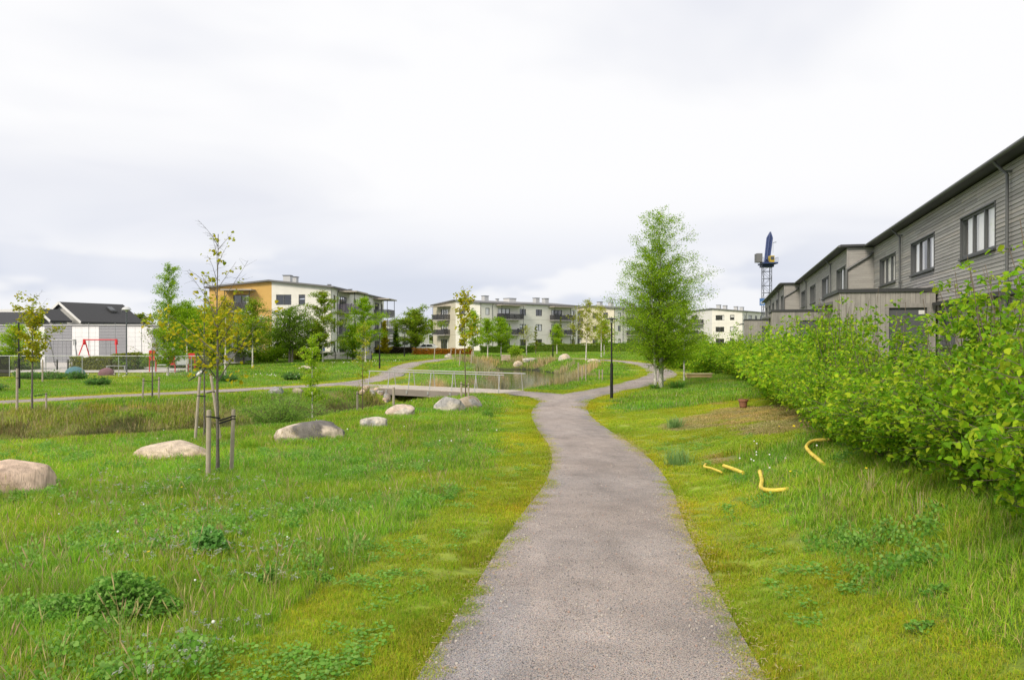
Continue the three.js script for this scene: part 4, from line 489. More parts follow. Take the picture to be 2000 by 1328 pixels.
tree('crab_apple_tree', 'dark round-headed tree before the cream gable windows', -25.4, 89, null, { seed: 57, h: 6.2, trunkR: 0.14, crown0: 0.25, limbs: 30, spread: 3.4, profile: roundP, leaves: 12500, size: 0.16, cols: FOL.dark, clump: 0.36, stems: [[0, 0, 1, 0, 0], [0.3, 0.1, 0.85, 0.06, 0]] });
tree('hawthorn_tree', 'leafy hawthorn beside the white-flowering one', -31.8, 82, null, { seed: 58, h: 5.8, trunkR: 0.12, crown0: 0.1, limbs: 28, spread: 3.2, profile: roundP, leaves: 11500, size: 0.15, cols: FOL.birch, clump: 0.36 });
tree('hawthorn_tree', 'dense dark thicket tree behind the leaning birch stem', -36.5, 88, null, { seed: 59, h: 6.0, trunkR: 0.12, crown0: 0.08, limbs: 28, spread: 2.9, profile: roundP, leaves: 13000, size: 0.17, cols: [...FOL.dark, ...FOL.birch], clump: 0.38 });
for (const [i, [label, x, d, h, sp, n, cols]] of [['bushy green tree behind the red play panels', -33.6, 80, 6.0, 2.8, 9500, FOL.birch], ['bushy olive tree beside the red play panels', -32.2, 84, 5.4, 2.6, 8500, [...FOL.olive, ...FOL.birch]], ['dense green tree at the foot of the yellow gable', -30.6, 92, 4.6, 2.8, 9000, [...FOL.birch, ...FOL.dark]], ['green tree under the first balcony of the yellow gable', -28.0, 93, 3.8, 2.6, 8000, FOL.birch], ['low dark tree before the ground floor of the cream gable', -23.8, 94, 4.4, 2.6, 9000, FOL.dark], ['bushy tree before the patio fence', -19.4, 95, 4.2, 2.0, 7000, FOL.birch]].entries()) tree('hazel_tree', label, x, d, 'bushy trees of the thicket', { seed: 160 + i, h, trunkR: 0.1, crown0: 0.08, limbs: 28, spread: sp, profile: roundP, leaves: n, size: 0.16, cols, clump: 0.38, bark: greyBark });
tree('thuja_tree', 'golden columnar conifer at the corner of the cream block', -20.6, 126, null, { seed: 60, h: 5.4, trunkR: 0.1, crown0: 0.03, limbs: 40, spread: 1.2, profile: (t) => 1.05 - 0.95 * t, up: 0.7, leaves: 9000, size: 0.17, cols: FOL.gold, clump: 0.2, droop: 0 });
tree('thuja_tree', 'dark green conifer behind the golden one', -19.3, 130, null, { seed: 61, h: 5.0, trunkR: 0.1, crown0: 0.03, limbs: 40, spread: 1.1, profile: (t) => 1.05 - 0.95 * t, up: 0.7, leaves: 7000, size: 0.17, cols: FOL.dark, clump: 0.2, droop: 0 });
for (const [i, [x, d, h, label]] of [[3.9, 128, 4.6, 'slim brown climbing plant before the blind window'], [9.3, 150, 6.6, 'slim climber beside the glazed balcony doors'], [12.0, 152, 6.6, 'slim climber under the outer balcony corner']].entries()) tree('climber_tree', label, x, d, 'slim climbers before the far facade', { seed: 70 + i, h, trunkR: 0.06, crown0: 0.1, limbs: 22, spread: 0.42, profile: colP, leaves: 1500, size: 0.14, cols: [...FOL.olive, ...FOL.bronze], clump: 0.12 });
tree('maple_tree', 'young maple with bare side twigs by the playground lamp', -38.6, 61, 'staked young maples', { seed: 75, h: 3.7, trunkR: 0.05, crown0: 0.3, limbs: 12, spread: 0.9, profile: roundP, leaves: 300, size: 0.11, cols: FOL.bronze, clump: 0.13 });
tree('lilac_tree', 'leafy green bush-like tree at the playground corner', -46.5, 73, null, { seed: 76, h: 4.2, trunkR: 0.09, crown0: 0.1, limbs: 24, spread: 2.2, profile: roundP, leaves: 8000, size: 0.15, cols: FOL.lime, clump: 0.34 });
// trees far behind the blocks that close the horizon
for (const [i, [x, d, h]] of [[-100, 170, 7], [-88, 185, 8], [-118, 160, 7], [-40, 230, 8], [-33, 235, 7], [-24, 240, 9], [45, 250, 9], [54, 258, 8], [36, 246, 7], [88, 270, 9], [102, 262, 8], [75, 265, 8], [118, 280, 9], [20, 262, 8]].entries()) tree('background_tree', 'round dark tree rising between the far houses', x, d, 'trees far behind the apartment blocks', { seed: 80 + i, h, trunkR: 0.2, crown0: 0.12, limbs: 22, spread: 3.4, profile: roundP, leaves: 5200, size: 0.42, cols: [...FOL.dark, ...FOL.olive], clump: 0.6, sides: 5 });

// shrubs: stems fan out from the ground, leaves all over
function shrub(o, q) {
  const { seed, h, w, stems = 26, leaves, size, cols, clump = 0.16, wide = 0.68, folded = false, twig = twigBark, shell = 0.55, sprays = 0, droop = 0.15, base = 0.06 } = q, r = rng(seed), B = new MB(), L = new Leaves(seed + 3), spots = [];
  for (let i = 0; i < stems + sprays; i++) {
    const az = r() * 6.283, tall = i >= stems, reach = w * Math.sqrt(r()) * (tall ? 0.5 : 1), H = h * (tall ? r.r(1.05, 1.42) : mix(1, 0.55, reach / w) * r.r(0.75, 1.08)), pts = [], n = 5, bx = Math.cos(az) * reach * 0.25, bz = Math.sin(az) * reach * 0.25; for (let k = 0; k <= n; k++) { const t = k / n; pts.push([bx + Math.cos(az) * reach * 0.75 * t ** 1.4 + r.r(-0.04, 0.04), H * t - 0.05, bz + Math.sin(az) * reach * 0.75 * t ** 1.4 + r.r(-0.04, 0.04)]); } B.tube(pts, pts.map((_, k) => Math.max(0.018 * (1 - k / (n + 0.5)), 0.004)), 4, false);
    for (let k = 1; k <= n; k++) for (let j = 0; j < (tall ? 3 : 6); j++) { const s = r(), b = [0, 1, 2].map((c) => mix(pts[k - 1][c], pts[k][c], s)); if (b[1] < h * base) continue; const ta = az + r.r(-1.8, 1.8), te = r.r(-0.2, 0.5), tl = (tall ? 0.22 : 0.5) * r.r(0.4, 1.1) * Math.min(w, 1.3) * 0.8, e = [b[0] + Math.cos(ta) * Math.cos(te) * tl, b[1] + Math.sin(te) * tl, b[2] + Math.sin(ta) * Math.cos(te) * tl]; if (r() < 0.6) B.tube([b, e], [0.004, 0.002], 3, false); spots.push([b, e]); }
  }
  for (let i = 0; i < leaves; i++) { const [a, b] = spots[Math.floor(r() * spots.length)], s = r() ** shell; L.leaf(mix(a[0], b[0], s) + r.g() * clump, mix(a[1], b[1], s) + r.g() * clump * 0.7, mix(a[2], b[2], s) + r.g() * clump, size * r.r(0.4, 1.35), pick(cols, r), wide, droop, folded); }
  B.build('stems', twig, o); L.build('foliage', leafMat, o).userData.kind = 'stuff'; return o;
}
{ // hornbeam hedge along the row houses
  const label = 'fresh green hornbeam shrub in the long hedge before the row houses', g = 'hornbeam shrubs of the hedge', near = [], far = [], r = rng(909);
  const first = (k, q) => { const o = thing('hornbeam_shrub', label, 'shrub', 0, 0, 0, 0, g); shrub(o, { seed: 300 + k, cols: FOL.hedge, ...q }); return o; };
  for (let k = 0; k < 3; k++) near.push(first(k, { h: 1.85, w: 1.25, stems: 34, leaves: 10500, size: 0.068, clump: 0.085, folded: true, sprays: k === 1 ? 18 : 3 }));
  for (let k = 0; k < 3; k++) far.push(first(10 + k, { h: 2.0, w: 1.5, stems: 34, leaves: 8500, size: 0.11, clump: 0.14, sprays: 2 }));
  const used = new Set(), spots = []; for (let d = 4.6; d < 22; d += 1.25) spots.push([hedgeX(d) + r.r(-0.25, 0.25) + 0.45 - ss((d - 8) / 8) * 0.5, d + r.r(-0.2, 0.2), 0]); for (let d = 22; d < 72; d += 1.9) spots.push([hedgeX(d) - 0.1 - ss((d - 40) / 25) * 1.6 + r.r(-0.3, 0.3), d, 1]);
  for (const [x, d] of [[16.2, 66], [17.6, 71], [16.6, 76], [19, 79], [20.5, 84], [17.8, 84], [8.4, 13.4], [9.6, 17.2], [7.7, 10.2], [12.6, 28.5], [14.3, 34]]) spots.push([x, d, d < 21 ? 0 : 1]);
  spots.forEach(([x, d, f], i) => { const src = (f ? far : near)[f ? i % 3 : d < 10.5 && d > 6.6 ? 1 : i % 3], top = f ? mix(3.55, 3.35, ss((d - 30) / 30)) + r.r(-0.3, 0.25) : mix(3.75, 3.38, ss((d - 8.2) / 4)) + r.r(-0.2, 0.2), y = ground(x, d) - 0.03, s = (top - y) / (f ? 2.1 : 1.95), sw = f ? r.r(0.95, 1.2) * Math.max(1, s * 0.9) : r.r(0.95, 1.1); if (!used.has(src)) { used.add(src); src.position.set(x, y, -d); src.rotation.y = r() * 6.28; src.scale.set(sw, s, sw); } else copyThing(src, x, y, d, r() * 6.28, [sw, s, sw]); });
}
// other shrubs and clipped hedges
const bush = (name, label, x, d, q, cat = 'shrub', group) => shrub(thing(name, label, cat, x, ground(x, d) - 0.03, d, 0, group), q);
bush('willow_shrub', 'feathery green willow bush at the ditch edge behind the long boulder', -9.0, 30.2, { seed: 401, h: 1.6, w: 1.7, leaves: 6500, size: 0.1, wide: 0.3, cols: [[0.24, 0.42, 0.06], [0.3, 0.48, 0.08], [0.19, 0.36, 0.06]], clump: 0.12 });
bush('willow_shrub', 'low willow growth further along the ditch toward the bridge', -9.5, 38.5, { seed: 402, h: 1.3, w: 1.8, leaves: 6000, size: 0.12, wide: 0.3, cols: [[0.24, 0.4, 0.06], [0.3, 0.44, 0.07]], clump: 0.16 });
bush('round_shrub', 'small bright green bush by the pond shore stones', 0.5, 105, { seed: 403, h: 2.2, w: 0.95, leaves: 3000, size: 0.15, cols: FOL.lime });
for (const [i, [x, d, h, w, cols, label]] of [[-29, 101, 2.4, 2.2, FOL.dark, 'dark bush at the fenced patio of the yellow-gabled block'], [-26.5, 98, 2.0, 2.0, FOL.olive, 'olive bush under the round-headed dark tree'], [-33, 77, 1.9, 1.8, FOL.dark, 'dark bush at the foot of the thicket birch'], [-36, 74, 1.8, 1.8, FOL.dark, 'dark low bush by the red play panels'], [-30, 75, 1.5, 1.5, FOL.olive, 'grey-green bush before the leaning birch'], [-28.5, 90, 2.6, 2.0, FOL.birch, 'green bush between hawthorn and dark tree'], [-24.2, 95, 1.6, 1.6, FOL.dark, 'low dark bush beside the white patio wall']].entries()) bush('thicket_shrub', label, x, d, { seed: 410 + i, h, w, leaves: 4200, size: 0.16, cols, clump: 0.22 }, 'shrub', 'thicket bushes before the yellow gable');
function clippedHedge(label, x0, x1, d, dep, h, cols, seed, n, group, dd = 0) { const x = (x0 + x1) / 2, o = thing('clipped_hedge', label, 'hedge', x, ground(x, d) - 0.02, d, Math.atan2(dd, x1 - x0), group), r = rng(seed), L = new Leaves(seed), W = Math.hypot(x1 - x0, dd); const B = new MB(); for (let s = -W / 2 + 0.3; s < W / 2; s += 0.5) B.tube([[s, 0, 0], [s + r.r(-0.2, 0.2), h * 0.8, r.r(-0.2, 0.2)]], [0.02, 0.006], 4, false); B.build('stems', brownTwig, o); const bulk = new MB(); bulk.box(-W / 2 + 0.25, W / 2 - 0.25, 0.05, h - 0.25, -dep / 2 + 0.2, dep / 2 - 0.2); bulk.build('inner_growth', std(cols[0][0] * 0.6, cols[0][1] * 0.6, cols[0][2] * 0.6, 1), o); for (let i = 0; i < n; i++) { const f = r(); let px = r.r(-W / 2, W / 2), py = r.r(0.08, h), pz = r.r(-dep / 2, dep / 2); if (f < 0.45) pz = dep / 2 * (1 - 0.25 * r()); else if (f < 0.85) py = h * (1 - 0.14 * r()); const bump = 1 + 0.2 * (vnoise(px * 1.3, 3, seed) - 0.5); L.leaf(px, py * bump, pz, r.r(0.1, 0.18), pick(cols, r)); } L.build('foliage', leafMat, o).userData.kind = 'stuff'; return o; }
clippedHedge('clipped hedge block behind the fence near the red swing', -41.3, -37.6, 73.5, 1.6, 1.25, FOL.olive, 501, 5000); clippedHedge('taller clipped hedge end beside the red swing leg', -37.7, -35.4, 74.0, 1.6, 1.6, FOL.olive, 502, 3600); clippedHedge('low bright clipped hedge between the lamp and the red play panels', -38.2, -34.9, 79, 1.4, 1.3, FOL.birch, 503, 3600); clippedHedge('dark clipped hedge by the tall black fence panel', -50.5, -45.0, 74, 2, 1.7, FOL.dark, 504, 6000);
clippedHedge('rust-orange low hedge before the far block gable', -15.6, -6.0, 122, 1.5, 1.05, FOL.rust, 505, 6500); clippedHedge('dark brown hedge along the road by the van', -22.6, -16.2, 128, 1.5, 1.2, [[0.09, 0.08, 0.05], [0.12, 0.1, 0.06]], 506, 5000); clippedHedge('dark green hedge in front of the far block', -5.5, 4, 133, 1.6, 1.3, FOL.dark, 507, 6500); clippedHedge('mixed green hedge before the balcony columns', 3, 17, 140, 1.8, 1.6, [...FOL.dark, ...FOL.olive], 508, 8000); clippedHedge('long green hedge behind the big birch', 16, 50, 150, 2, 1.8, FOL.dark, 509, 9000);
// ---------------------------------------------------------------- boulders
const stoneTex = makeTex(512, 512, (u, v) => { const a = tfbm(u, v, 5, 5, 31), b = tnoise(u, v, 128, 32), c = tnoise(u, v, 60, 33); const k = 0.78 + 0.55 * (a - 0.42) + 0.3 * (b - 0.5) + (c > 0.8 ? -0.18 : 0); return [k, k * 0.97, k * 0.94]; }); stoneTex.repeat.set(1.1, 1.1);
function boulder(label, x, d, w, h, dep, col, col2, seed, turn = 0, group = 'rounded boulders in the meadow', sink = 0.2, q2 = 0.5) {
  const g = new THREE.IcosahedronGeometry(1, w > 0.7 ? 14 : 6), P = g.attributes.position, N = P.count, C = [], T = [], v = V3();
  for (let i = 0; i < N; i++) { v.fromBufferAttribute(P, i); const n = fbm3(v.x * 1.1 + seed, v.y * 1.1, v.z * 1.1, 4, seed), ridge = Math.abs(fbm3(v.x * 1.9 + 5, v.y * 1.9 + seed, v.z * 1.9, 3, seed + 4) - 0.5); let s = 0.78 + 0.5 * n - 0.42 * ridge + 0.035 * fbm3(v.x * 9, v.y * 9, v.z * 9, 3, seed); v.multiplyScalar(s); for (let k = 0; k < 7; k++) { const pa = hash2(k, seed, 1) * 6.283, pe = hash2(k, seed, 2) * 1.7 - 0.3, px = Math.cos(pa) * Math.cos(pe), py = Math.sin(pe), pz = Math.sin(pa) * Math.cos(pe), off = 0.7 + 0.16 * hash2(k, seed, 3), dt = v.x * px + v.y * py + v.z * pz; if (dt > off) { const q = (dt - off) * 0.75; v.x -= px * q; v.y -= py * q; v.z -= pz * q; } } v.multiplyScalar(1.12); v.y = v.y > 0 ? v.y ** 0.72 : v.y; v.set(v.x * w / 2, v.y * h * 0.95, v.z * dep / 2); const k = ss((fbm3(v.x * 2.2 / w, v.y * 3 / w, v.z * 2.2 / w + seed, 4, seed + 8) - q2) / 0.1), f = 0.55 + 0.9 * fbm3(v.x * 9, v.y * 9, v.z * 9, 4, seed + 2), c = mix3(col, col2, k); C.push(c[0] * f, c[1] * f, c[2] * f); T.push(v.x + v.y * 0.5, v.z + v.y); P.setXYZ(i, v.x, v.y, v.z); }
  g.setAttribute('color', new THREE.Float32BufferAttribute(C, 3)); g.setAttribute('uv', new THREE.Float32BufferAttribute(T, 2));
  g.deleteAttribute('normal'); const key = new Map(); // smooth normals across the seams
  g.computeVertexNormals(); const Nn = g.attributes.normal; for (let i = 0; i < N; i++) { const k = [P.getX(i), P.getY(i), P.getZ(i)].map((q) => q.toFixed(4)).join(); if (!key.has(k)) key.set(k, [0, 0, 0]); const a = key.get(k); a[0] += Nn.getX(i); a[1] += Nn.getY(i); a[2] += Nn.getZ(i); } for (let i = 0; i < N; i++) { const a = key.get([P.getX(i), P.getY(i), P.getZ(i)].map((q) => q.toFixed(4)).join()), l = Math.hypot(...a) || 1; Nn.setXYZ(i, a[0] / l, a[1] / l, a[2] / l); }
  const m = new THREE.MeshStandardMaterial({ vertexColors: true, map: stoneTex, bumpMap: stoneTex, bumpScale: 0.03, roughness: 0.95 }), o = new THREE.Mesh(g, m); o.name = numbered('boulder'); o.position.set(x, ground(x, d) - h * sink * 0.3, -d); o.rotation.y = turn; o.castShadow = o.receiveShadow = true; tag(o, label, 'boulder', group); scene.add(o); return o;
}
const pinkS = [0.72, 0.56, 0.44], sandS = [0.74, 0.63, 0.5], greyS = [0.42, 0.42, 0.42], darkS = [0.2, 0.19, 0.18], brownS = [0.44, 0.38, 0.3], paleS = [0.66, 0.62, 0.55];
boulder('rough pinkish boulder in the long grass at the ditch edge', -9.25, 14.4, 1.45, 0.7, 1.1, pinkS, [0.55, 0.42, 0.33], 3);
boulder('long smooth sand-coloured boulder beside the three-stake maple', -8.73, 20.1, 1.75, 0.47, 1.0, sandS, [0.62, 0.5, 0.38], 5, 0.1);
boulder('large beige boulder with dark grey patches on one flank', -6.35, 24.4, 1.85, 0.68, 1.2, [0.7, 0.61, 0.51], darkS, 8, 0.35);
boulder('small pale flat boulder in the open meadow', -5.02, 28.3, 0.95, 0.42, 0.6, paleS, greyS, 11, -0.1);
boulder('pink granite boulder between pale stone and bridge stake', -4.7, 32.8, 1.2, 0.48, 0.8, [0.7, 0.58, 0.5], paleS, 14, 0.2);
boulder('blue-grey domed boulder leaning on the brown one', -2.87, 34.9, 1.3, 0.68, 1.0, greyS, paleS, 17, -0.4);
boulder('brown-grey domed boulder close to the footbridge', -2.0, 36.2, 1.15, 0.66, 0.9, brownS, greyS, 20, 0.6);
boulder('dark grey boulder below the crossing path', -13.62, 45.0, 0.9, 0.5, 0.7, [0.32, 0.33, 0.36], greyS, 23);
boulder('small yellowish boulder beside the dark grey one below the path', -12.6, 45.8, 0.62, 0.32, 0.5, [0.5, 0.48, 0.3], brownS, 26);
boulder('pale round boulder at the far pond rim by the leaning stakes', -8.76, 107, 1.0, 0.7, 0.8, paleS, greyS, 29, 0, 'pale boulders on the far pond shore');
boulder('low pale boulder below the square stone block', 0.74, 101.6, 1.1, 0.6, 0.8, sandS, greyS, 32, 0, 'pale boulders on the far pond shore');
boulder('long flat pale boulder beside the bright green bush', 2.3, 102.3, 1.9, 0.4, 0.8, paleS, greyS, 35, 0.1, 'pale boulders on the far pond shore');
boulder('pale boulder at the reed bed edge', 6.6, 97.8, 1.4, 0.9, 0.9, paleS, sandS, 38, 0.1, 'pale boulders on the far pond shore');
boulder('flat pale boulder behind the beige reeds', 9.4, 89, 1.5, 0.6, 0.9, paleS, sandS, 41, 0.3, 'pale boulders on the far pond shore');
boulder('pale stone lying in the grass beyond the small hawthorns', -19.9, 76, 1.7, 0.35, 0.6, sandS, paleS, 44, 0.2, 'pale boulders on the far pond shore');
{ const o = thing('stone_block', 'square-cut beige stone block on the far pond shore', 'stone', -0.81, ground(-0.81, 103) - 0.05, 103), m = new MB(); m.hexa([[-0.65, 0, 0.35], [0.63, 0, 0.33], [0.6, 0, -0.35], [-0.62, 0, -0.33], [-0.6, 0.66, 0.3], [0.58, 0.62, 0.3], [0.56, 0.64, -0.3], [-0.58, 0.67, -0.3]]); m.build('block', std(0.5, 0.43, 0.33, 0.95, { map: stoneTex, bumpMap: stoneTex, bumpScale: 0.02 }), o); const c = new MB(); c.hexa([[-0.66, 0.66, 0.36], [0.64, 0.66, 0.34], [0.6, 0.66, -0.36], [-0.62, 0.66, -0.34], [-0.62, 0.74, 0.32], [0.6, 0.75, 0.31], [0.57, 0.75, -0.32], [-0.6, 0.76, -0.3]]); c.build('top_slab', std(0.58, 0.5, 0.38, 0.95, { map: stoneTex }), o); }
for (let i = 0, r = rng(77); i < 16; i++) { const t = r(), x = -9.0 + 1.9 * t + r.r(-0.6, 0.3), d = 49.6 + t * 0.4 - r() * 1.4; boulder('rounded cobble heaped under the bridge end', x, d, r.r(0.3, 0.5), r.r(0.2, 0.35), r.r(0.3, 0.45), pick([sandS, pinkS, greyS, brownS], r), greyS, 60 + i, r() * 3, 'cobbles heaped at the bridge abutment', 0.1); }

// ---------------------------------------------------------------- stakes with rubber ties
const stakeTex = woodTex.clone(); stakeTex.rotation = Math.PI / 2; stakeTex.repeat.set(2, 0.6); stakeTex.needsUpdate = true;
const stakeMat = std(0.48, 0.42, 0.34, 0.9, { map: stakeTex, bumpMap: stakeTex, bumpScale: 0.003 }), rubber = std(0.02, 0.02, 0.022, 0.7);
function stake(label, x, d, h, lean, ties, rad = 0.04, group = 'wooden tree stakes') { // ties: [height, dx, dd] towards the trunk
  const o = thing('tree_stake', label, 'stake', x, ground(x, d), d, 0, group), m = new MB(), L = (y) => [lean[0] * y / h, y, -lean[1] * y / h]; m.tube([L(-0.15), L(h * 0.5), L(h - 0.015), L(h)], [rad, rad, rad * 0.97, rad * 0.8], 10); m.build('post', stakeMat, o);
  for (const [y, dx, dd] of ties) { const t = new MB(), c = L(y), a = []; for (let k = 0; k <= 12; k++) { const q = k / 12 * 6.283; a.push([c[0] + Math.cos(q) * (rad + 0.006), y + 0.01 * Math.sin(q), c[2] + Math.sin(q) * (rad + 0.006)]); } t.tube(a, 0.011, 5, false); t.bar([c[0], y, c[2]], [dx, y - 0.07, -dd], 0.012, 0.035); t.build('tie', rubber, o); }
  return o;
}
stake('stout weathered stake in front of the two-shoot maple', -6.45, 16.53, 1.42, [0.02, 0], [[1.28, 0.14, 0.32]], 0.052);
stake('stake behind the two-shoot maple trunk with double black tie', -6.18, 17.15, 1.4, [0.05, 0], [[1.25, -0.17, -0.3], [1.19, -0.17, -0.28]], 0.045);
stake('tall stake leaning over with the magpie on its top', -9.85, 24.22, 1.98, [0.15, 0], [[1.38, 0.1, 0.6]], 0.045);
stake('tall pale stake leaning toward the magpie post', -9.1, 24.3, 2.08, [-0.3, 0.0], [[1.5, -0.62, 0.5]], 0.045);
stake('long stake before the leafy ditch-bank maple', -23.0, 36.2, 2.05, [0.02, 0], [[1.6, 0.6, 0.4]], 0.055);
stake('short stake beside the leafy ditch-bank maple', -22.0, 36.8, 0.85, [0, 0], [[0.8, -0.38, -0.3]], 0.045);
stake('lone stake in the meadow before the play fence', -33.44, 55.5, 1.65, [0.02, 0], [], 0.055);
stake('slim stake by the reddish bare maple, trunk between it and its twin', -19.3, 40.7, 1.15, [0.06, 0], [[1.0, 0.3, 0.45]], 0.045, 'twin stakes of the reddish maple'); stake('stake by the reddish bare maple on its bridge side', -18.5, 40.8, 1.2, [0.02, 0], [[1.05, -0.5, 0.35]], 0.045, 'twin stakes of the reddish maple');
stake('stake tied to the wispy young birch near the bridge', -6.65, 33.5, 0.95, [0, 0], [[0.85, 0.2, 0.1]], 0.045);
stake('pale stake standing in the ditch before the bridge', -5.5, 36.2, 0.95, [0, 0], [], 0.06);
stake('dark stake touching the tall yellow bridge maple', -2.68, 41.2, 0.92, [0, 0], [[0.8, 0.2, 0.1]], 0.05, 'stakes of the bridge maple'); stake('second dark stake of the yellow bridge maple, toward the path', -2.3, 41.2, 0.85, [0, 0], [[0.75, -0.14, 0.1]], 0.05, 'stakes of the bridge maple');
for (const [x, d, h] of [[4.85, 57, 1.4], [5.15, 57.2, 1.1], [5.4, 57, 1.2], [6.5, 58, 0.85], [6.75, 58.2, 0.85]]) stake('thin grey stake in the reed bank above the pond', x, d, h, [0, 0], [], 0.045, 'stakes in the reed bank');
for (const [x, d, h] of [[-8.2, 104, 1.5], [-7.6, 104, 1.5], [-5.4, 80, 1.7], [-4.2, 80, 1.6], [-10.0, 100, 1.5]]) stake('thin grey stake in the tall grass across the pond', x, d, h, [0.1, 0], [], 0.06, 'stakes across the pond');

// ---------------------------------------------------------------- magpie
{ const top = [-9.85 + 0.15, ground(-9.85, 24.22) + 1.98, 24.22], o = thing('magpie', 'black and white magpie perched on the leaning stake', 'bird', top[0], top[1], top[2], 0.15);
  const m = new MB(), pts = [[-0.34, -0.14, 0.0], [-0.26, -0.085, 0], [-0.17, -0.025, 0], [-0.12, 0.02, 0], [-0.07, 0.06, 0], [-0.01, 0.1, 0], [0.05, 0.145, 0], [0.085, 0.185, 0], [0.11, 0.215, 0], [0.135, 0.228, 0], [0.155, 0.226, 0], [0.175, 0.222, 0], [0.205, 0.215, 0]], rad = [0.012, 0.018, 0.02, 0.036, 0.056, 0.066, 0.06, 0.046, 0.04, 0.036, 0.027, 0.012, 0.003];
  m.tube(pts, rad, 14); for (let i = 0; i < m.p.length / 3; i++) { const x = m.p[3 * i], y = m.p[3 * i + 1], belly = x > -0.11 && x < 0.06 && m.n[3 * i + 1] < 0.25, shoulder = x > -0.05 && x < 0.04 && Math.abs(m.n[3 * i + 2]) > 0.45 && m.n[3 * i + 1] > -0.2; const c = belly || shoulder ? [0.8, 0.8, 0.8] : x < -0.12 ? [0.01, 0.022, 0.025] : [0.012, 0.012, 0.014]; m.c[3 * i] = c[0]; m.c[3 * i + 1] = c[1]; m.c[3 * i + 2] = c[2]; }
  m.build('body', new THREE.MeshStandardMaterial({ vertexColors: true, roughness: 0.5 }), o);
  for (const s of [1, -1]) { const w = new MB(); w.hexa([[-0.2, -0.01, s * 0.03], [0.03, 0.08, s * 0.066], [0.03, 0.08, s * 0.058], [-0.2, -0.01, s * 0.022], [-0.19, 0.02, s * 0.03], [0.04, 0.14, s * 0.058], [0.04, 0.14, s * 0.05], [-0.19, 0.02, s * 0.022]]); w.build('wing', std(0.012, 0.018, 0.035, 0.4), o); const e = new MB(); e.add(new THREE.SphereGeometry(0.006, 8, 6), new THREE.Matrix4().makeTranslation(0.142, 0.236, s * 0.03)); e.build('eye', std(0.01, 0.01, 0.01, 0.1), o); const l = new MB(); l.tube([[0.0, 0.05, s * 0.025], [0.015, 0.0, s * 0.022], [0.0, 0.0, s * 0.022]], 0.005, 6); l.tube([[-0.015, 0.003, s * 0.022], [0.045, 0.003, s * 0.028]], 0.004, 5); l.build('leg', std(0.02, 0.02, 0.02, 0.6), o); } }

// ---------------------------------------------------------------- footbridge
{ const o = thing('footbridge', 'flat timber footbridge with steel rails over the ditch', 'bridge', -4.28, 0.02, 48.91, -0.569), L = 10.4, W = 2.7, steel = std(0.5, 0.5, 0.49, 0.4, { metalness: 0.6 }), deckMat = wood(0.62, 0.56, 0.49, woodV), beamMat = wood(0.3, 0.27, 0.235, woodX);
  const r = rng(8), deck = new MB(); for (let x = -L / 2; x < L / 2 - 0.05; x += 0.148) { deck.off = [r() * 7, r() * 7]; deck.box(x, x + 0.14, -0.045, 0.005 + r.r(-0.003, 0.003), -W / 2, W / 2); } deck.build('deck_boards', deckMat, o).userData.kind = 'stuff';
  for (const z of [-W / 2 - 0.03, W / 2 + 0.03, 0]) { const b = new MB(); b.box(-L / 2, L / 2, -0.42, -0.05, z - 0.09, z + 0.09); b.build('beam', beamMat, o); }
  for (const s of [-1, 1]) { const a = new MB(); a.box(s * L / 2 - 0.25, s * L / 2 + 0.25, -1.3, -0.06, -W / 2 - 0.14, W / 2 + 0.14); a.build('abutment', std(0.32, 0.31, 0.29, 0.95, { map: stoneTex }), o); }
  for (const s of [-1, 1]) { const z0 = s * (W / 2 + 0.04), z1 = s * (W / 2 - 0.16); for (let k = 0; k < 7; k++) { const x = -L / 2 + 0.06 + k * 1.69, p = new MB(); p.bar([x, -0.3, z0], [x, 1.0, z1], 0.03, 0.05); p.box(x - 0.06, x + 0.06, -0.3, -0.1, z0 - 0.05 + s * 0.075, z0 + 0.05 + s * 0.075); p.build('rail_post', steel, o); } const h = new MB(); h.tube([[-L / 2 - 0.1, 1.03, z1], [L / 2 + 0.1, 1.03, z1]], 0.034, 10); h.build('handrail', steel, o); for (let k = 0; k < 7; k++) { const y = 0.12 + k * 0.125, z = mix(z0, z1, (y + 0.3) / 1.3), w = new MB(); w.tube([[-L / 2 + 0.06, y, z], [L / 2 - 0.1, y, z]], 0.0015, 4); w.build('wire', steel, o); } } }

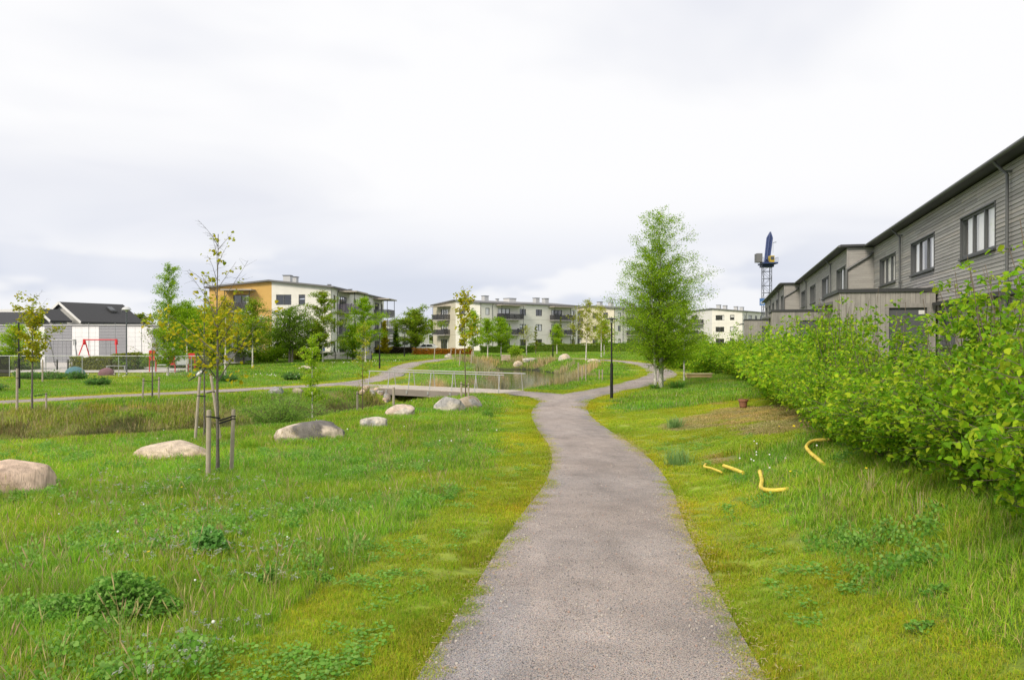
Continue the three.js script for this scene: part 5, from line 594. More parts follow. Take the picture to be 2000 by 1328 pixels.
// ---------------------------------------------------------------- lamp posts
const blackPole = std(0.012, 0.012, 0.013, 0.45), slatePole = std(0.1, 0.11, 0.13, 0.5, { metalness: 0.3 });
function lampPost(label, x, d, h, group, dome) {
  const o = thing('lamp_post', label, 'lamp post', x, ground(x, d) - 0.02, d, 0, group), m = new MB(), pm = dome ? slatePole : blackPole, s = h * (dome ? 0.2 : 0.43);
  m.tube([[0, -0.1, 0], [0, s, 0], [0, s + 0.06, 0], [0, h - 0.25, 0]], dome ? [0.07, 0.065, 0.06, 0.05] : [0.085, 0.08, 0.045, 0.04], 12); m.build('pole', pm, o); const hatch = new MB(); hatch.box(-0.045, 0.045, 0.5, 0.85, 0.055, dome ? 0.072 : 0.087); hatch.build('hatch', pm, o);
  const prof = dome ? [[0.001, h], [0.16, h - 0.03], [0.3, h - 0.12], [0.38, h - 0.26], [0.38, h - 0.29], [0.2, h - 0.3], [0.06, h - 0.42], [0.05, h - 0.5]] : [[0.001, h + 0.02], [0.1, h + 0.01], [0.31, h - 0.045], [0.31, h - 0.065], [0.07, h - 0.075], [0.06, h - 0.28]];
  const hd = new MB(); hd.add(new THREE.LatheGeometry(prof.map((p) => new THREE.Vector2(p[0], p[1])), 24)); hd.build('lamp_head', dome ? std(0.55, 0.56, 0.57, 0.4) : blackPole, o); const gl = new MB(); gl.add(new THREE.LatheGeometry([[0.001, h - 0.07], [0.085, h - 0.08], [0.08, h - 0.25], [0.001, h - 0.26]].map((p) => new THREE.Vector2(p[0], p[1])), 16)); if (!dome) gl.build('glass', std(0.6, 0.6, 0.58, 0.2), o);
}
const lg = 'black disc-headed path lamps', lg2 = 'dome-headed playground lamps';
lampPost('black disc lamp post at the path fork beside the big birch', 5.32, 41.62, 4.3, lg); lampPost('black disc lamp post before the playground fence', -30.56, 48.3, 4.45, lg); lampPost('black disc lamp post on the bank where the path bends past the bridge', -13.0, 76.5, 3.5, lg); lampPost('black disc lamp post on the path by the rust-orange hedge', -15.2, 110, 3.5, lg); lampPost('black disc lamp post across the pond before the balconies', 5.77, 110, 3.4, lg);
lampPost('grey dome lamp post at the playground fence by the red swing', -32.44, 65.6, 5.8, lg2, true); lampPost('grey dome lamp post rising from the thicket at the yellow gable', -32.0, 96, 5.9, lg2, true);

// ---------------------------------------------------------------- playground
{ const o = thing('wire_fence', 'galvanised wire mesh fence with top rail along the playground', 'fence', -46, 0, 63.2), galv = std(0.5, 0.52, 0.52, 0.5, { metalness: 0.5 }), L = 21.5, gy = (x) => ground(-46 + x, 63.2), T = 1.72;
  for (let x = 2.3; x < L; x += 2.95) { const p = new MB(); p.tube([[x, gy(x) - 0.1, 0], [x, T, 0]], 0.03, 8); p.build('post', galv, o); } const t = new MB(); t.tube([[0, T, 0], [L, T, 0]], 0.028, 8); t.build('top_rail', galv, o);
  const w = new MB(); for (let y = 0.1; y < T; y += 0.1) w.tube([[5.4, y, 0.03], [L, y, 0.03]], 0.003, 3, false); for (let x = 5.4; x < L; x += 0.1) w.tube([[x, 0.02, 0.033], [x, T, 0.033]], 0.003, 3, false); w.build('wire_mesh', galv, o).userData.kind = 'stuff';
  const b = new MB(); for (let y = 0.06; y < T - 0.08; y += 0.1) b.box(-8, 5.3, y, y + 0.088, -0.04, -0.015); b.build('windbreak_slats', std(0.018, 0.018, 0.018, 0.8), o).userData.kind = 'stuff'; }
{ const red = std(0.62, 0.02, 0.03, 0.4), chain = std(0.12, 0.12, 0.13, 0.4, { metalness: 0.6 });
  const swing = (label, x, d, L, H, mat, spread) => { const o = thing('swing_set', label, 'swing', x, ground(x, d) + 0.06, d, 0, 'playground swings'); const b = new MB(); b.tube([[-L / 2 - 0.1, H, 0], [L / 2 + 0.1, H, 0]], 0.06, 10); b.build('top_beam', mat, o); for (const s of [-1, 1]) { for (const e of [-1, 1]) { const l = new MB(); l.tube([[s * (L / 2 - 0.05), H, 0], [s * (L / 2 + spread * 0.35 + e * 0.42), 0, e * 0.9]], 0.055, 8); l.build('leg', mat, o); } const g = new MB(); g.hexa([[s * L / 2 - 0.14, H - 0.5, 0.07], [s * L / 2 + 0.14, H - 0.5, 0.07], [s * L / 2 + 0.14, H - 0.5, -0.07], [s * L / 2 - 0.14, H - 0.5, -0.07], [s * L / 2 - 0.1, H + 0.07, 0.07], [s * L / 2 + 0.1, H + 0.07, 0.07], [s * L / 2 + 0.1, H + 0.07, -0.07], [s * L / 2 - 0.1, H + 0.07, -0.07]]); g.build('bracket', mat, o); }
    for (const s of [-0.25, 0.25]) { const st = new MB(); st.box(s * L - 0.22, s * L + 0.22, 0.48, 0.53, -0.1, 0.1); const seat = st.build('seat', std(0.02, 0.02, 0.02, 0.7), o); for (const e of [-0.2, 0.2]) { const c = new MB(); c.tube([[s * L + e, 0.53, 0], [s * L + e * 1.2, H, 0]], 0.012, 4); c.build('chain', chain, seat); } } return o; };
  swing('red swing set with two hanging seats on the playground', -41.2, 78, 3.2, 2.75, red, 0.3); swing('grey metal swing set before the grey wall panel', -45.6, 79, 2.6, 2.7, std(0.32, 0.33, 0.34, 0.4, { metalness: 0.5 }), 0.9);
  for (const [x, d, h] of [[-42.6, 73, 1.0], [-41.7, 73.2, 1.0], [-41.1, 73.0, 1.05], [-41.4, 87, 0.9], [-39.9, 87, 0.9]]) { const o = thing('bollard', 'black round-capped bollard on the playground paving', 'bollard', x, ground(x, d) + 0.05, d, 0, 'black playground bollards'), m = new MB(); m.tube([[0, -0.02, 0], [0, h - 0.12, 0], [0, h - 0.04, 0], [0, h, 0]], [0.075, 0.07, 0.06, 0.02], 10); m.build('post', blackPole, o); const c = new MB(); c.tube([[0, h - 0.2, 0], [0, h - 0.16, 0]], 0.078, 10); c.build('collar', greyMetal, o); }
  { const o = thing('park_bench', 'low grey slatted bench beyond the clipped hedge on the playground', 'bench', -36.0, ground(-36, 71) + 0.06, 71), g = std(0.3, 0.31, 0.32, 0.7); for (let k = 0; k < 4; k++) { const s = new MB(); s.box(-0.9, 0.9, 0.45, 0.49, -0.24 + k * 0.125, -0.13 + k * 0.125); s.build('slat', g, o); } for (const s of [-0.8, 0.8]) for (const z of [-0.18, 0.18]) { const l = new MB(); l.box(s - 0.04, s + 0.04, 0, 0.45, z - 0.04, z + 0.04); l.build('leg', g, o); } }
  const domeMesh = (label, x, d, w, h, col, seed) => { const g = new THREE.SphereGeometry(1, 40, 20, 0, 6.2832, 0, Math.PI * 0.55), P = g.attributes.position; for (let i = 0; i < P.count; i++) { const a = P.getX(i), b = P.getY(i), c = P.getZ(i), k = 1 + 0.08 * (vnoise3(a * 2 + seed, b * 2, c * 2, seed) - 0.5); P.setXYZ(i, a * w / 2 * k, Math.sign(b) * Math.abs(b) ** 0.8 * h * k, c * w / 2 * k); } g.computeVertexNormals(); const m = new THREE.Mesh(g, col); m.name = numbered('play_dome'); m.position.set(x, ground(x, d), -d); m.castShadow = true; tag(m, label, 'play dome', 'play domes on the small lawn'); scene.add(m); };
  domeMesh('teal blue rubber play dome behind the fence', -37.0, 66, 1.55, 0.7, std(0.06, 0.17, 0.2, 0.8), 3); domeMesh('maroon rubber play dome beside the teal one', -33.9, 65.2, 1.3, 0.65, std(0.2, 0.09, 0.11, 0.8), 5);
  { const o = thing('play_structure', 'red and grey climbing structure with round-cornered panels', 'play structure', -30.6, ground(-30.6, 70) + 0.02, 70), gp = std(0.5, 0.52, 0.54, 0.5); for (const [x0, x1, y0, y1, mat] of [[-2.0, -1.45, 1.05, 1.95, red], [-1.45, -0.7, 1.15, 1.55, gp], [-0.35, 0.35, 0.65, 1.6, red], [0.35, 1.55, 0.7, 1.45, gp], [1.55, 2.15, 1.2, 1.7, red]]) { const sh = new THREE.Shape(), q = 0.1; sh.moveTo(x0 + q, y0); sh.lineTo(x1 - q, y0); sh.quadraticCurveTo(x1, y0, x1, y0 + q); sh.lineTo(x1, y1 - q); sh.quadraticCurveTo(x1, y1, x1 - q, y1); sh.lineTo(x0 + q, y1); sh.quadraticCurveTo(x0, y1, x0, y1 - q); sh.lineTo(x0, y0 + q); sh.quadraticCurveTo(x0, y0, x0 + q, y0); const m = new MB(); m.add(new THREE.ExtrudeGeometry(sh, { depth: 0.04, bevelEnabled: false })); m.build('panel', mat, o); } for (const x of [-1.98, -1.4, -0.32, 0.32, 1.5, 2.1]) { const p = new MB(); p.tube([[x, 0, -0.05], [x, 1.7, -0.05]], 0.045, 8); p.build('post', red, o); } const s = new MB(); s.box(-1.4, 1.5, 0.6, 0.66, -1.0, -0.1); s.build('platform', gp, o); } }
{ const o = thing('ball_net_fence', 'tall thin wire ball fence before the panel wall', 'fence', -57, 0.22, 88.4), g = std(0.3, 0.31, 0.33, 0.5, { metalness: 0.4 }); for (let x = 0; x <= 21; x += 3) { const p = new MB(); p.tube([[x, 0, 0], [x, 4.6, 0]], 0.035, 6); p.build('post', g, o); } const w = new MB(); for (let y = 0.5; y <= 4.5; y += 0.5) w.tube([[0, y, 0], [21, y, 0]], 0.012, 3, false); for (let x = 0.75; x < 21; x += 0.75) w.tube([[x, 0, 0], [x, 4.5, 0]], 0.006, 3, false); w.build('net_wires', g, o).userData.kind = 'stuff'; }
// ---------------------------------------------------------------- crane, vehicles, patio fence
{ const o = thing('tower_crane', 'blue luffing tower crane with grey counterweight behind the row houses', 'crane', 53.9, 0.5, 165, -0.06), steel = std(0.1, 0.11, 0.14, 0.5), blue = std(0.015, 0.035, 0.13, 0.5), yel = std(0.5, 0.36, 0.03, 0.5), H = 17.4, w = 0.82;
  const m = new MB(); for (const x of [-w, w]) for (const z of [-w, w]) m.bar([x, 0, z], [x, H, z], 0.12, 0.12); for (let y = 0; y < H - 0.5; y += 1.5) { const s = (Math.round(y / 1.5) % 2) ? 1 : -1; for (const e of [-w, w]) { m.bar([-w * s, y, e], [w * s, y + 1.5, e], 0.06, 0.06); m.bar([e, y, -w * s], [e, y + 1.5, w * s], 0.06, 0.06); m.bar([-w, y, e], [w, y, e], 0.08, 0.08); m.bar([e, y, -w], [e, y, w], 0.08, 0.08); } } m.build('mast', steel, o);
  const t = new MB(); t.box(-1.2, 1.2, H, H + 0.5, -1.2, 1.2); t.box(-1.5, 1.5, H + 0.5, H + 0.8, -1.5, 3.2); t.build('slewing_platform', blue, o); const rg = new MB(); for (const x of [-1.5, 1.5]) { for (let z = -1.4; z < 3.2; z += 0.9) rg.bar([x, H + 0.8, z], [x, H + 1.8, z], 0.05, 0.05); rg.bar([x, H + 1.8, -1.4], [x, H + 1.8, 3.2], 0.05, 0.05); } rg.build('guard_rail', steel, o);
  const c = new MB(); c.box(-2.7, -1.55, H + 0.9, H + 2.7, 0.6, 2.6); c.build('counterweight', std(0.16, 0.16, 0.17, 0.85), o); const arm = new MB(); arm.bar([-1.6, H + 0.9, 1.2], [-0.6, H + 0.9, 0.6], 0.25, 0.3); arm.build('counterweight_arm', steel, o); const cab = new MB(); cab.box(0.5, 1.4, H + 0.82, H + 2.4, -0.8, 0.8); const cb = cab.build('cab', yel, o); const cw = new MB(); cw.box(0.6, 1.3, H + 1.5, H + 2.2, 0.805, 0.83); cw.build('pane', darkGlass, cb);
  const b = new MB(), A = [0, H + 0.9, 0], E = [6.6, H + 10.3, -22], at = (s) => [mix(A[0], E[0], s), mix(A[1], E[1], s), mix(A[2], E[2], s)], n = 18; for (let k = 0; k < n; k++) { const s0 = k / n, s1 = (k + 1) / n, wd = (s) => 0.62 * (s < 0.78 ? 0.8 + 0.3 * s : (1 - s) / 0.22 * 1.03 + 0.04), p = at(s0), q = at(s1), a = wd(s0), e = wd(s1); for (const x of [-1, 1]) { b.bar([p[0] + x * a, p[1], p[2]], [q[0] + x * e, q[1], q[2]], 0.22, 0.22); b.bar([p[0] + x * a, p[1], p[2]], [q[0] - x * e, q[1], q[2]], 0.2, 0.2); b.bar([p[0] + x * a, p[1], p[2]], [q[0], q[1] + e * 1.4, q[2]], 0.1, 0.1); } b.bar([p[0], p[1] + a * 1.4, p[2]], [q[0], q[1] + e * 1.4, q[2]], 0.16, 0.16); b.bar([p[0] - a, p[1], p[2]], [p[0] + a, p[1], p[2]], 0.1, 0.1); } b.build('jib', blue, o);
  const s = new MB(); s.box(-1.75, -0.65, 9.3, 10.8, 1.05, 1.1); s.build('sign_board', std(0.07, 0.17, 0.42, 0.6), o); const sp = new MB(); sp.box(-1.55, -0.85, 9.6, 10.1, 1.103, 1.11); sp.build('sign_panel', std(0.45, 0.52, 0.62, 0.6), o); const f = new MB(); f.bar([1.3, H + 3, 0], [1.3, H + 5.2, 0], 0.05, 0.05); f.bar([1.3, H + 5.2, 0], [2.0, H + 5.3, 0], 0.12, 0.12); f.build('wind_gauge', steel, o); }
function vehicle(name, label, cat, x, d, turn, prof, glassQ, W, col) { const o = thing(name, label, cat, x, ground(x, d), d, turn, null), sh = new THREE.Shape(prof.map((p) => new THREE.Vector2(...p))), b = new MB(); b.add(new THREE.ExtrudeGeometry(sh, { depth: W - 0.1, bevelEnabled: true, bevelSize: 0.05, bevelThickness: 0.05, bevelSegments: 2 }), new THREE.Matrix4().makeTranslation(0, 0, -W / 2 + 0.05)); b.build('body', std(...col, 0.25, { clearcoat: 1, clearcoatRoughness: 0.05 }), o);
  for (const q of glassQ) for (const s of [1, -1]) { const g = new MB(), z = s * (W / 2 + 0.012); g.quad(...(s > 0 ? q : [...q].reverse()).map((p) => [p[0], p[1], z])); g.build('window', darkGlass, o); }
  for (const wx of [prof.wheel0, prof.wheel1]) for (const s of [1, -1]) { const t = new MB(); t.add(new THREE.CylinderGeometry(0.33, 0.33, 0.2, 20), new THREE.Matrix4().makeRotationX(Math.PI / 2).setPosition(wx, 0.33, s * (W / 2 - 0.08))); const w = t.build('wheel', rubber, o); const rm = new MB(); rm.add(new THREE.CylinderGeometry(0.2, 0.2, 0.03, 16), new THREE.Matrix4().makeRotationX(Math.PI / 2).setPosition(wx, 0.33, s * (W / 2 + 0.025))); rm.build('rim', std(0.4, 0.4, 0.42, 0.3, { metalness: 0.8 }), w); } for (const s of [1, -1]) { const h = new MB(); h.box(prof.front, prof.front + 0.06, 0.7, 0.88, s * W * 0.36 - 0.12, s * W * 0.36 + 0.12); h.build('headlight', std(0.7, 0.7, 0.7, 0.1), o); } return o; }
const vanP = Object.assign([[-2.5, 0.3], [2.5, 0.3], [2.5, 1.95], [2.35, 2.1], [-1.1, 2.1], [-1.9, 1.25], [-2.5, 1.0]], { wheel0: -1.6, wheel1: 1.6, front: -2.57 }), carP = Object.assign([[-2.1, 0.3], [2.1, 0.3], [2.15, 0.85], [1.9, 1.05], [1.3, 1.45], [-0.4, 1.45], [-1.1, 0.98], [-2.05, 0.82]], { wheel0: -1.35, wheel1: 1.3, front: -2.17 });
vehicle('parked_van', 'white van parked by the carport behind the dark hedge', 'van', -21.2, 142, 0.15, vanP, [[[-1.6, 1.3], [-0.5, 1.3], [-0.5, 1.9], [-1.1, 1.9]], [[1.2, 1.3], [2.2, 1.3], [2.2, 1.85], [1.2, 1.85]]], 1.95, [0.75, 0.75, 0.75]);
vehicle('parked_car', 'white car parked behind the broad round tree', 'car', -15.8, 143, -0.1, carP, [[[-0.85, 0.98], [0.2, 0.98], [0.2, 1.38], [-0.35, 1.38]], [[0.3, 0.98], [1.5, 0.98], [1.2, 1.38], [0.3, 1.38]]], 1.75, [0.72, 0.72, 0.73]);
{ const o = thing('patio_fence', 'low grey panel fence with black posts at the cream block', 'fence', -24.0, 0.28, 99), p = std(0.3, 0.3, 0.31, 0.8); for (let k = 0; k < 4; k++) { const a = new MB(); a.box(k * 1.55 + 0.06, k * 1.55 + 1.49, 0.12, 1.0, -0.02, 0.02); a.build('panel', p, o); } for (let k = 0; k <= 4; k++) { const b = new MB(); b.box(k * 1.55 - 0.05, k * 1.55 + 0.05, 0, 1.12, -0.05, 0.05); b.build('post', railDark, o); } }
{ const o = thing('blue_post_box', 'small bright blue box on the patio fence corner', 'box', -24.0, 1.42, 99), m = new MB(); m.hexa([[-0.2, 0, 0.15], [0.2, 0, 0.15], [0.2, 0, -0.15], [-0.2, 0, -0.15], [-0.22, 0.32, 0.18], [0.22, 0.32, 0.18], [0.2, 0.4, -0.16], [-0.2, 0.4, -0.16]]); m.build('box_body', std(0.03, 0.12, 0.5, 0.5), o); const l = new MB(); l.box(-0.24, 0.24, 0.4, 0.44, -0.18, 0.2); l.build('lid', std(0.04, 0.15, 0.55, 0.5), o); }
// ---------------------------------------------------------------- small things on the slope below the hedge
{ const x = 8.93, d = 30.1, o = thing('flower_pot', 'terracotta pot with a small sprig on the cut grass', 'flower pot', x, ground(x, d), d), m = new MB(); m.add(new THREE.LatheGeometry([[0.001, 0.01], [0.12, 0], [0.135, 0.05], [0.165, 0.24], [0.19, 0.245], [0.195, 0.32], [0.175, 0.32], [0.165, 0.27], [0.001, 0.27]].map((p) => new THREE.Vector2(p[0], p[1])), 28)); m.build('pot', std(0.36, 0.17, 0.1, 0.9, { map: stoneTex }), o); const s = new MB(); s.tube([[0, 0.26, 0], [0.05, 0.42, 0], [0.12, 0.55, 0.02]], 0.006, 5); s.tube([[0, 0.26, 0], [-0.04, 0.38, 0.02], [-0.06, 0.44, 0]], 0.005, 5); s.build('stem', std(0.12, 0.15, 0.04, 0.9), o); const L = new Leaves(5), r = rng(6); for (let i = 0; i < 40; i++) L.leaf(r.r(-0.06, 0.13), r.r(0.36, 0.58), r.r(-0.06, 0.06), 0.06, pick(FOL.birch, r)); L.build('leaves', leafMat, o); }
{ const x = 13.98, d = 58.3, o = thing('plank_bench', 'plain low bench of one pale plank under the hedge', 'bench', x, ground(x, d), d, 0.05), m = new MB(); m.box(-1, 1, 0.42, 0.5, -0.16, 0.16); m.build('seat', wood(1.0, 0.84, 0.52, woodX), o); const a = new MB(); a.box(-0.96, 0.96, 0.2, 0.42, -0.1, 0.1); a.build('apron', wood(0.8, 0.58, 0.32, woodX), o); for (const s of [-0.75, 0.75]) { const l = new MB(); l.box(s - 0.08, s + 0.08, -0.08, 0.2, -0.13, 0.13); l.build('leg', wood(0.4, 0.3, 0.17, woodX), o); } }
const hoseTex = makeTex(8, 64, (u, v) => 0.75 + 0.25 * Math.sin(v * 6.283 * 8)); hoseTex.repeat.set(1, 8); const hoseMat = std(1.0, 0.78, 0.12, 0.6, { map: stoneTex, bumpMap: hoseTex, bumpScale: 0.006 });
function hose(label, pts, rad, lift) { const o = thing('drain_pipe', label, 'pipe', 0, 0, 0, 0, 'yellow corrugated pipe showing in the grass'), c = new THREE.CatmullRomCurve3(pts.map(([x, d, l = 0]) => V3(x, ground(x, d) + lift + l, -d))), p = c.getPoints(40).map((q) => [q.x, q.y, q.z]), m = new MB(), fine = c.getSpacedPoints(Math.ceil(c.getLength() / 0.012)).map((q) => [q.x, q.y, q.z]); m.tube(fine, fine.map((_, k) => rad * (k % 2 ? 1 : 0.84)), 10); m.build('pipe_wall', hoseMat, o); for (const e of [p[0], p[40]]) { const q = new MB(); q.add(new THREE.TorusGeometry(rad * 0.85, rad * 0.2, 6, 14), new THREE.Matrix4().lookAt(V3(...(e === p[0] ? p[1] : p[39])), V3(...e), V3(0, 1, 0)).setPosition(...e)); q.build('pipe_end', hoseMat, o); } }
hose('thick yellow pipe curving out of the grass in a C shape', [[6.5, 15.9, 0.02], [6.3, 16.25, 0.04], [6.02, 15.9, 0.03], [5.75, 15.0], [5.55, 14.2], [5.42, 13.55, -0.05]], 0.038, 0.12);
hose('thin yellow pipe end nearest the mown strip', [[4.2, 16.9], [4.1, 16.6], [4.14, 16.2], [4.22, 15.7, -0.04]], 0.024, 0.12); hose('straight yellow pipe piece between the pipe ends', [[4.38, 16.1], [4.39, 15.5], [4.42, 14.9, -0.03]], 0.038, 0.13); hose('yellow pipe bend standing up beside the dry stalks', [[4.55, 14.3, 0.04], [4.3, 13.4, 0.03], [4.1, 12.75], [4.18, 12.45, -0.02], [4.4, 12.4, -0.06]], 0.036, 0.11);
// tussocks, weeds, clumps: blades or leaves gathered in one plant
function tussock(name, label, x, d, h, w, n, cols, bw, lean, cat = 'plant', group) { const o = thing(name, label, cat, x, ground(x, d), d, 0, group), g = bladePatch(Math.round(x * 97 + d * 31) + 5000, { n, size: w * 0.5, h0: h * 0.4, h1: h, w: bw, lean, cols, dryShare: 0.05 }), m = new THREE.Mesh(g, grassMat); m.name = 'blades'; m.userData.kind = 'stuff'; m.castShadow = m.receiveShadow = true; o.add(m); const s = new MB(); s.color(...cols[0]); for (let k = 0; k < 6; k++) { const a = k * 1.05; s.tube([[Math.cos(a) * w * 0.05, -0.03, Math.sin(a) * w * 0.05], [Math.cos(a) * w * 0.12, h * 0.55, Math.sin(a) * w * 0.12]], name === 'dry_stalks' ? [0.0025, 0.0015] : [0.006, 0.003], 4, false); } s.build('stalks', std(...cols[0], 0.9), o); return o; }
const BLUEG = [[0.22, 0.4, 0.13], [0.27, 0.46, 0.16], [0.32, 0.48, 0.17]], DEEP = [[0.14, 0.32, 0.05], [0.18, 0.38, 0.06]];
tussock('grass_tussock', 'blue-green grass tussock on the mown slope beyond the lamp', 5.49, 26.2, 0.62, 1.1, 200, BLUEG, 0.014, 1.3); tussock('grass_tussock', 'dense green tussock near the maple stakes', -7.31, 21.7, 0.5, 1.3, 300, GREENS, 0.012, 1.5); tussock('grass_tussock', 'dark tuft on the meadow edge by the bridge lawn', -1.0, 31.8, 0.5, 1.0, 170, DEEP, 0.014, 1.2); tussock('grass_tussock', 'bluish tuft where the meadow meets the mown strip', 3.95, 18.4, 0.6, 1.5, 220, BLUEG, 0.012, 1.1); tussock('daylily_clump', 'dark arching daylily clump at the birch foot', 9.9, 46.6, 0.95, 1.7, 300, DEEP, 0.03, 1.7); tussock('daylily_clump', 'smaller daylily clump against the white trunk', 8.6, 46.9, 0.7, 1.1, 160, DEEP, 0.03, 1.7);
tussock('dry_stalks', 'bundle of beige dry stalks in the slope grass', 4.75, 10.3, 0.6, 0.35, 26, [[0.55, 0.45, 0.25], [0.6, 0.5, 0.3]], 0.006, 1.0); tussock('dry_stalks', 'pair of long beige stalks below the near hedge', 4.35, 8.3, 0.5, 0.3, 9, [[0.6, 0.5, 0.3]], 0.006, 1.1); tussock('dry_stalks', 'dry brown grass tuft in the left meadow beyond the weeds', -3.9, 10.4, 0.32, 0.3, 60, [[0.42, 0.31, 0.16]], 0.006, 0.3);
for (const [i, [x, d, w, label]] of [[-37.5, 60.3, 2.2, 'dark nettle patch before the teal dome'], [-35.2, 59.4, 2.6, 'broad nettle patch before the maroon dome'], [-33, 59, 1.6, 'small nettle patch by the dome lamp'], [-27.6, 52, 1.6, 'nettle patch at the lamp foot beside the crossing path'], [-31.5, 46.5, 2.4, 'nettle patch around the black lamp foot'], [-20.5, 56, 1.8, 'nettle patch before the white-stemmed birch'], [-16.5, 58.5, 1.6, 'nettle patch above the crossing path bend']].entries()) bush('nettle_patch', label, x, d, { seed: 600 + i, h: 0.8, w: w / 2, stems: 40, leaves: 2200, size: 0.12, cols: [[0.11, 0.26, 0.05], [0.15, 0.31, 0.07]], clump: 0.1 }, 'plant');
function weed(label, x, d, w, h, n, size, cols) { const o = thing('leafy_weed', label, 'plant', x, ground(x, d), d), r = rng(Math.round(x * 100 + d * 10) + 7000), L = new Leaves(Math.round(d * 100)), B = new MB(); for (let i = 0; i < n; i++) { const a = r() * 6.283, q = Math.sqrt(r()), px = Math.cos(a) * q * w / 2, pz = Math.sin(a) * q * w / 3, py = h * (1 - q * q * 0.75) * r.r(0.45, 1.05); if (i % 3 === 0) B.tube([[px * 0.4, -0.02, pz * 0.4], [px, py, pz]], [0.004, 0.002], 3, false); for (let k = 0; k < 3; k++) L.leaf(px, py, pz, size * r.r(0.7, 1.2), pick(cols, r), 0.85, 0.05, true); } B.build('stems', std(0.1, 0.17, 0.04, 0.9), o); L.build('leaves', leafMat, o).userData.kind = 'stuff'; }
const CLO = [[0.2, 0.44, 0.06], [0.26, 0.5, 0.09], [0.16, 0.37, 0.06], [0.32, 0.54, 0.13]];
weed('large mound of round-leaved green weeds in the meadow', -3.45, 6.9, 1.0, 0.42, 1000, 0.04, CLO); weed('trailing part of the round-leaved weed beside the large mound', -3.95, 6.75, 0.9, 0.26, 460, 0.036, CLO); weed('bright green weed tuft with upright leaves', -3.68, 9.5, 0.45, 0.36, 240, 0.05, [[0.2, 0.46, 0.1], [0.26, 0.52, 0.14]]); weed('small round green weed near the mown strip', -2.48, 7.9, 0.26, 0.24, 140, 0.035, CLO); weed('flat clover-like weed behind the large mound', -3.5, 8.1, 0.42, 0.13, 130, 0.035, CLO); weed('low clover weed between meadow and mown strip', -2.15, 8.3, 0.5, 0.08, 150, 0.03, CLO); weed('leafy weed with yellow flower on the near slope', 2.95, 5.6, 0.3, 0.08, 60, 0.026, CLO); weed('broad-leaved weed in the slope grass near the hedge foot', 3.35, 6.1, 0.3, 0.09, 60, 0.028, CLO);
{ // silvery leaves, seed heads and small flowers strewn through the grass
  const r = rng(31), scatter = (name, label, geo, mat, spots) => { const o = new THREE.InstancedMesh(geo, mat, spots.length), q = new THREE.Object3D(); spots.forEach(([x, d, y, s], i) => { q.position.set(x, ground(x, d) + y, -d); q.rotation.set(r.r(-0.6, 0.6), r() * 6.28, r.r(-0.6, 0.6)); q.scale.setScalar(s); q.updateMatrix(); o.setMatrixAt(i, q.matrix); }); o.name = name; tag(o, label, 'plants', null, 'stuff'); scene.add(o); };
  const lf = new Leaves(3); for (let i = 0; i < 7; i++) lf.leaf(r.r(-0.02, 0.02), 0, r.r(-0.02, 0.02), 0.03, [0.55, 0.6, 0.5], 0.5, 0, true); const spots = []; while (spots.length < 600) { const d = r.r(4.5, 17), x = -0.4 * d + r.g() * 0.16 * d, n = fbm(x * 1.1, d * 1.1, 3, 222); if (n > 0.5 && zone(x, d) === 'meadow') spots.push([x, d, r.r(0.04, 0.16), r.r(0.5, 1.2)]); } scatter('silverweed', 'silvery weed leaves strewn along the meadow edge', lf.geometry(), leafMat, spots);
  const puff = new THREE.IcosahedronGeometry(0.012, 1), ps = []; while (ps.length < 34) { const d = r.r(6, 40), x = r.r(-0.62, 0.45) * d; if (zone(x, d) === 'meadow' && x < hedgeX(d) - 0.8) ps.push([x, d, r.r(0.16, 0.32), r.r(0.6, 1.3) * (d > 20 ? 1.6 : 1)]); } for (let i = 0; i < 12; i++) ps.push([5.2 + r.r(-0.8, 1.2), r.r(13.5, 18), r.r(0.22, 0.34), 1.4]); scatter('dandelion_clocks', 'white dandelion seed heads in the grass', puff, std(0.75, 0.75, 0.72, 1), ps);
  const fl = new THREE.CylinderGeometry(0.018, 0.012, 0.01, 8), fs = []; for (let i = 0; i < 9; i++) fs.push([6.9 + r.r(-0.4, 0.6), 17.9 + r.r(-1, 1.4), r.r(0.25, 0.4), r.r(1, 1.8)]); for (let i = 0; i < 14; i++) { const d = r.r(5, 30); fs.push([(r() < 0.5 ? -1 : 1) * r.r(0.3, 0.55) * d, d, 0.2, 1]); } scatter('yellow_flowers', 'small yellow flowers in the grass', fl, std(0.8, 0.6, 0.02, 0.9), fs);
  const dl = new THREE.IcosahedronGeometry(0.035, 1), ds = []; for (let i = 0; i < 90; i++) { const [x, d] = [[-18.5, 60], [-17, 85], [-30, 64], [-14, 88]][i % 4]; ds.push([x + r.g() * 3, d + r.g() * 4, 0.32, r.r(0.6, 1.4)]); } scatter('cow_parsley', 'white flower heads on the far bank', dl, std(0.72, 0.72, 0.62, 1), ds.filter((s) => pathDist(s[0], s[1]) > 0.5));
}
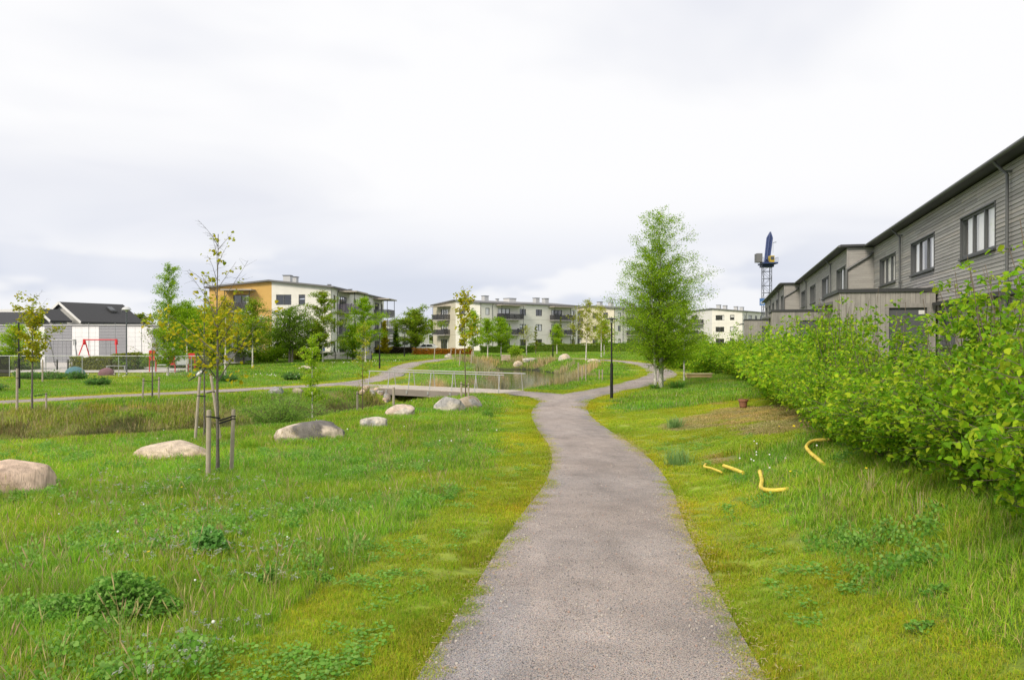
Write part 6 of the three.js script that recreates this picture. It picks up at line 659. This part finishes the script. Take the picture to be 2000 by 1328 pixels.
{ // loose stones and straw on the gravel, seed-headed stalks and broad-leaved weeds in the meadow
  const r = rng(818), put = (name, label, cat, geo, mat, list) => { const o = new THREE.InstancedMesh(geo, mat, list.length), q = new THREE.Object3D(), c = new THREE.Color(); list.forEach(([x, d, y, s, rx, col], i) => { q.position.set(x, ground(x, d) + y, -d); q.rotation.set(rx, r() * 6.28, r.r(-rx, rx)); q.scale.set(...(Array.isArray(s) ? s : [s, s, s])); q.updateMatrix(); o.setMatrixAt(i, q.matrix); if (col) { c.setRGB(...col); o.setColorAt(i, c); } }); o.name = name; tag(o, label, cat, null, 'stuff'); o.castShadow = o.receiveShadow = true; scene.add(o); };
  const stones = [], straw = []; while (stones.length < 5200) { const d = 3 + 19 * r() ** 1.6, x = r.r(-1.5, 4), e = pathDist(x, d); if (e > -0.02) continue; if (r() > (e > -0.45 ? 1 : 0.22)) continue; const s = r.r(0.35, 1) ** 2 * 0.012 + 0.003, k = r(); stones.push([x, d, 0.018 + 0.03 * clamp(-e), [s, s * 0.7, s * r.r(0.7, 1)], 1, k < 0.5 ? [0.34, 0.3, 0.28] : k < 0.75 ? [0.2, 0.19, 0.19] : k < 0.9 ? [0.46, 0.42, 0.38] : [0.38, 0.27, 0.23]]); }
  put('loose_stones', 'loose small stones on the gravel path', 'stones', new THREE.IcosahedronGeometry(1, 0), std(1, 1, 1, 0.95), stones);
  while (straw.length < 5200) { const d = 3 + 24 * r(), x = r.r(-2, 4.2), e = pathDist(x, d), right = x > curve(XE, d) - 1.5; const band = Math.exp(-(((e + 0.08) / (right ? 0.2 : 0.14)) ** 2)) * (right ? 1 : 0.55) * ss((fbm(x * 0.8, d * 0.4, 3, 301) - 0.36) / 0.2); if (r() > band) continue; const k = r(); straw.push([x, d, 0.02 + 0.01 * r(), [r.r(0.5, 1.4), 1, 1], 0.25, k < 0.6 ? [0.5, 0.4, 0.22] : k < 0.85 ? [0.42, 0.33, 0.17] : [0.36, 0.36, 0.12]]); }
  const sg = new THREE.BoxGeometry(0.035, 0.0025, 0.003); put('straw_litter', 'dry straw lying along the path edges', 'litter', sg, std(1, 1, 1, 0.95), straw);
  // seed stalks
  const sb = new MB(); for (let k = 0; k < 5; k++) { const a = k * 1.3, h = 0.26 + 0.05 * k, x = 0.05 * Math.cos(a), z = 0.05 * Math.sin(a); sb.tube([[x * 0.3, -0.02, z * 0.3], [x, h * 0.6, z], [x * 2.2, h, z * 2.2]], [0.0016, 0.0014, 0.001], 3, false); sb.tube([[x * 2.0, h * 0.9, z * 2.0], [x * 2.4, h * 1.03, z * 2.4], [x * 2.8, h * 1.14, z * 2.8]], [0.002, 0.006, 0.001], 4, false); }
  const st = []; while (st.length < 260) { const d = 4 + 22 * r(), x = r.r(-0.7, 0.5) * d; if (zone(x, d) !== 'meadow' || x > hedgeX(d) - 0.6 || fbm(x * 0.4, d * 0.4, 3, 411) < 0.47 || Math.hypot(x + 3.5, d - 6.8) < 0.9) continue; st.push([x, d, 0, r.r(0.7, 1.25), 0.12, pick([[0.46, 0.37, 0.18], [0.4, 0.38, 0.14], [0.36, 0.28, 0.14]], r)]); } put('seed_stalks', 'brownish seed-headed grass stalks in the meadow', 'grass', sb.geometry(), std(1, 1, 1, 0.95), st);
  const wl = new Leaves(91); for (let i = 0; i < 40; i++) { const a = r() * 6.28, q = 0.11 * Math.sqrt(r()); wl.leaf(Math.cos(a) * q, 0.03 + 0.09 * r(), Math.sin(a) * q, 0.034 * r.r(0.7, 1.3), pick(CLO, r), 0.9, 0, true); } const ws = []; while (ws.length < 900) { const d = 3.5 + 20 * r(), x = r.r(-0.7, 0.55) * d, z = zone(x, d); if (!(z === 'meadow' || (z === 'lawn' && pathDist(x, d) > 0.5 && r() < 0.5)) || x > hedgeX(d) - 0.4 || fbm(x * 0.9, d * 0.9, 3, 511) < 0.54) continue; ws.push([x, d, 0, [r.r(0.7, 1.4), z === 'lawn' ? 0.5 : r.r(0.8, 1.6), r.r(0.7, 1.4)], 0.1, null]); } put('clover', 'clover and broad-leaved weeds through the grass', 'plants', wl.geometry(), leafMat, ws);
}
renderer.render(scene, camera);
